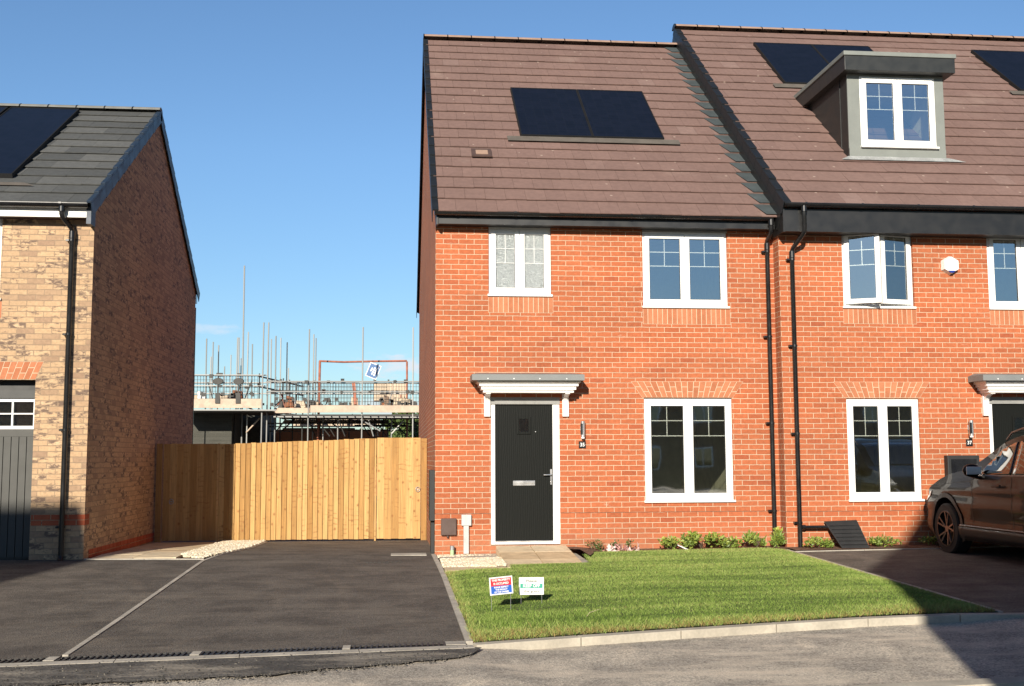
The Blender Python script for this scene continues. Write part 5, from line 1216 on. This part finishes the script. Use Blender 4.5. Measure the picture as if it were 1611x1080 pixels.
for (a, c, Y, mt) in (((556, 662), (600, 688), 24.5, 'galvanised'), ((612, 666), (640, 694), 26, 'dark_steel'), ((636, 672), (618, 692), 25, 'galvanised'), ((395, 690), (415, 668), 25, 'toe_board'), ((446, 690), (470, 668), 27, 'dark_steel'), ((520, 672), (548, 692), 28, 'dark_steel'), ((462, 660), (436, 694), 26.5, 'galvanised'), ((420, 662), (372, 640), 26.8, 'dark_steel')):
    b = MB(); b.cyl((PX(a[0], Y), Y, ZY(a[1], Y)), (PX(c[0], Y), Y, ZY(c[1], Y)), .026, 8); b.build('brace', mt, SC)
for px in (395, 415.5, 432, 446, 466, 480, 505, 513, 535, 552, 590, 604, 617, 376):
    Y = random.uniform(24.6, 27.8); pole(PX(px, Y), Y, ZY(662, Y), .024, zs, random.choice(['galvanised', 'dark_steel', 'dark_steel']))
for _ in range(16):
    px = random.uniform(432, 655); Y = random.uniform(24.5, 27.7); q = random.uniform(-28, 28); b = MB(); b.cyl((PX(px, Y), Y, ZY(665, Y)), (PX(px+q, Y), Y+.1, ZY(696, Y)), .022, 6); b.build('brace', random.choice(['dark_steel', 'dark_steel', 'galvanised']), SC)
for py_ in (681, 688): rail(430, 650, py_, 26.4, .02, 'dark_steel')
for (a_, c_, py_) in ((450, 560, 683), (560, 640, 678)): deck(a_, c_, py_, 26.6, 27.6, 'dark_steel', .05)
for _ in range(26):
    left_ = random.random() < .35; px = random.uniform(302, 400) if left_ else random.uniform(432, 650); Y = random.uniform(24.8, 27.2); py = 637 if left_ else 648; w_ = random.uniform(.12, .5); h_ = random.uniform(.08, .38); x_, z_ = PX(px, Y), ZY(py, Y)
    b = MB(); b.hexa([(x_-w_/2, Y, z_-.1), (x_+w_/2, Y, z_-.1), (x_+w_/2, Y+.4, z_-.1), (x_-w_/2, Y+.4, z_-.1), (x_-w_/2*random.uniform(.6, 1), Y, z_+h_), (x_+w_/2*random.uniform(.5, 1), Y, z_+h_*random.uniform(.6, 1)), (x_+w_/2*.8, Y+.4, z_+h_*.9), (x_-w_/2*.8, Y+.4, z_+h_)])
    b.build('stacked_material', random.choice(['far_brick', 'dark_steel', 'board_wood', 'steel_grey', 'rust_brick', 'dark_steel']), SC)
for _ in range(10):
    px = random.uniform(305, 640); Y = random.uniform(24.6, 27.4); b = MB(); z_ = ZY(640 if px < 415 else 650, Y); b.cyl((PX(px, Y), Y, z_), (PX(px+random.uniform(-14, 14), Y), Y+.3, z_+random.uniform(.3, .8)), .022, 6); b.build('loose_tube', random.choice(['galvanised', 'dark_steel', 'orange_steel']), SC)
# clips and small fittings
b = MB()
for _ in range(110):
    px = random.uniform(300, 655); Y = random.choice([24.15, 24.3, 27.4]); py = random.choice([602, 618, 632, 640]) if px < 415 else random.choice([611, 627, 640, 646]); x_, z_ = PX(px, Y), ZY(py+random.uniform(-2, 2), Y); s_ = random.uniform(.03, .07); b.box(x_-s_, x_+s_, Y-.06, Y-.01, z_-s_, z_+s_)
b.build('fittings', 'dark_steel', SC)['kind'] = 'stuff'
for (px, py) in ((351, 611), (382, 611)):
    b = MB(); x_, z_ = PX(px, 24.1), ZY(py, 24.1); N = 14; pts_ = [(x_+.19*math.cos(6.283*i/N), z_+.12*math.sin(6.283*i/N)) for i in range(N)]; prism(b, pts_, 24.05, 24.12, .9); b.box(x_-.08, x_+.08, 24.03, 24.09, ZY(645, 24.1), ZY(629, 24.1)); b.box(x_-.02, x_+.02, 24.06, 24.10, ZY(632, 24.1), ZY(611, 24.1)); b.build('lamp_bracket', 'dark_steel', SC)
# the unfinished building behind and under the scaffold
UB = thing('unfinished_building', 'half built block walls, darkened in colour for shade, under the scaffolding decks', 'building', (-5, 28, -.65))
b = MB(); b.box(-10, PX(373, 25.5), 25.5, 33, -.65, ZY(660, 25.5)); b.box(PX(373, 25.5)+.01, PX(420, 28), 27.9, 33, -.65, ZY(657, 28)); b.build('wall', 'shade_darkened_block', UB)
b = MB(); b.box(PX(440, 29), PX(612, 29), 28.5, 35, -.65, ZY(686, 29)); b.build('lower_wall', 'rust_brick', UB)
b = MB(); b.box(PX(468, 30), PX(600, 30), 29.5, 30, ZY(680, 30), ZY(670, 30)); b.box(PX(590, 30), PX(640, 30), 30.2, 31, ZY(640, 30), ZY(612, 30)); b.build('block_stack', 'board_wood', UB)
# orange hoist frame
HF = thing('hoist_frame', 'rusty orange goal shaped frame standing above the scaffold', 'frame', (PX(572, 26), 26, -.6))
b = MB(); x0_, x1_ = PX(504.5, 26), PX(641, 26); zt_ = ZY(579, 26)
b.tube([(x0_-.03, 26, zs), (x0_+.03, 26, zt_)], .045, 8); b.build('post', 'orange_steel', HF); b = MB(); b.tube([(x1_+.03, 26, zs), (x1_, 26, zt_+.0)], .035, 8); b.build('post', 'orange_steel', HF)
b = MB(); b.tube([(x0_, 26, zt_), (x0_+.9, 26.02, zt_-.03), (x0_+2, 26, zt_+.0), (x1_, 26, zt_+.02)], .036, 8); b.build('crossbar', 'orange_steel', HF)
b = MB(); b.bar((PX(562, 26), 26.1, ZY(652, 26)), (PX(558, 26), 26.1, ZY(612, 26)), .12, .06); b.build('stay', 'orange_steel', HF)
BN = thing('hanging_sign', 'tilted blue site sign with white strokes hanging from the orange frame', 'sign', (PX(588, 25.8), 25.8, ZY(594, 25.8)))
cx_, cz_ = PX(588.5, 25.8), ZY(594, 25.8); th = math.radians(-22)
def rot2(pts, y0, y1, mat, nm):
    b = MB(); P_ = [(cx_+x_*math.cos(th)-z_*math.sin(th), cz_+x_*math.sin(th)+z_*math.cos(th)) for x_, z_ in pts]; prism(b, P_, y0, y1); return b.build(nm, mat, BN)
rot2([(-.215, -.27), (.215, -.27), (.215, .27), (-.215, .27)], 25.80, 25.83, 'white_paint', 'board'); rot2([(-.185, -.24), (.185, -.24), (.185, .24), (-.185, .24)], 25.785, 25.799, 'banner_blue', 'face')
for k_, (h0, h1) in enumerate(((-.05, .10), (-.15, .14), (-.17, .18))):
    xx = -.11+.085*k_; rot2([(xx, h0), (xx+.05, h0), (xx+.075, h1), (xx+.02, h1)], 25.775, 25.784, 'white_paint', 'stroke')
rot2([(.12, -.10), (.15, -.10), (.10, .30), (.06, .30)], 25.765, 25.774, 'banner_dark', 'strap')
# trees beyond the site
def tree(x, y, h, rx, label):
    T = thing('tree', label, 'tree', (x, y, -.65)); b = MB()
    b.tube([(x, y, -.65), (x+.1, y, h*.35), (x, y, h*.6)], [.22, .16, .08], 8)
    for _ in range(7): a = random.uniform(0, 6.28); b.tube([(x, y, h*random.uniform(.25, .5)), (x+rx*.7*math.cos(a), y+rx*.7*math.sin(a), h*random.uniform(.5, .8))], [.07, .02], 6)
    b.build('trunk', 'bark', T); l_ = MB(); cl = [(random.gauss(0, rx*.45), random.gauss(0, rx*.45), random.uniform(.3, .93)*h) for _ in range(40)]
    for _ in range(5000):
        c_ = random.choice(cl); p_ = Vector((x+c_[0]+random.gauss(0, rx*.13), y+c_[1]+random.gauss(0, rx*.13), c_[2]+random.gauss(0, h*.05))); s_ = .10
        l_.face([p_+Vector((random.gauss(0, s_), random.gauss(0, s_), random.gauss(0, s_))) for _ in range(4)])
    l_.build('crown', 'tree_leaf', T)
tree(1.0, 45, 3.4, 2.0, 'green leafy tree seen under the scaffold beside the red house'); tree(-1.6, 60, 2.6, 2.2, 'distant tree low behind the scaffold braces')

# ------------------------------------------------------------------ houses across the street (behind the camera, they cast the long shadows)
def far_house(x0, x1, yf, yb, ze, zr, label, mat='far_brick'):
    T = thing('opposite_house', label, 'house', ((x0+x1)/2, yf, -.8)); ym = (yf+yb)/2; m = MB()
    m.face([(x0, yf, -1.2), (x1, yf, -1.2), (x1, yf, ze), (x0, yf, ze)]); m.face([(x0, yb, -1.2), (x1, yb, -1.2), (x1, yb, ze), (x0, yb, ze)])
    for x_ in (x0, x1): m.face([(x_, yf, -1.2), (x_, yb, -1.2), (x_, yb, ze), (x_, ym, zr), (x_, yf, ze)])
    m.build('wall', mat, T); m = MB()
    for ya, s_ in ((yf, 1), (yb, -1)): m.hexa([(x0-.03, ya+s_*.3, ze-.28), (x1+.03, ya+s_*.3, ze-.28), (x1+.03, ym, zr), (x0-.03, ym, zr), (x0-.03, ya+s_*.3, ze-.2), (x1+.03, ya+s_*.3, ze-.2), (x1+.03, ym, zr+.08), (x0-.03, ym, zr+.08)])
    m.build('roof', 'slate_tile', T)
    wn = max(1, int((x1-x0)/2.6))
    for i in range(wn):
        xc = x0+(x1-x0)*(i+.5)/wn
        for zc, hh in ((.8, 1.3), (3.5, 1.1)):
            m = MB(); m.box(xc-.6, xc+.6, yf+.001, yf+.05, zc-hh/2, zc+hh/2); f_ = m.build('window', 'white_upvc', T); m = MB(); m.box(xc-.52, xc-.03, yf+.051, yf+.06, zc-hh/2+.08, zc+hh/2-.08); m.box(xc+.03, xc+.52, yf+.051, yf+.06, zc-hh/2+.08, zc+hh/2-.08); m.build('pane', 'car_window', f_)
    return T
far_house(.54, 6.4, -18.2, -26, 5.55, 8.76, 'brick house across the street to the right, behind the viewer')
far_house(-22, -11.30, -18.2, -26, 4.9, 8.74, 'brick house across the street to the left, behind the viewer')
for i, xx in enumerate((-18, -4, 10, 24, 38)):
    far_house(xx, xx+10, -52, -60, 4.6, 7.5, ['far row house leftmost', 'far row house second from left', 'far row house in the middle', 'far row house second from right', 'far row house rightmost'][i]+' of the distant street behind the viewer')

for o in bpy.data.objects:
    if '_o' in o: del o['_o']
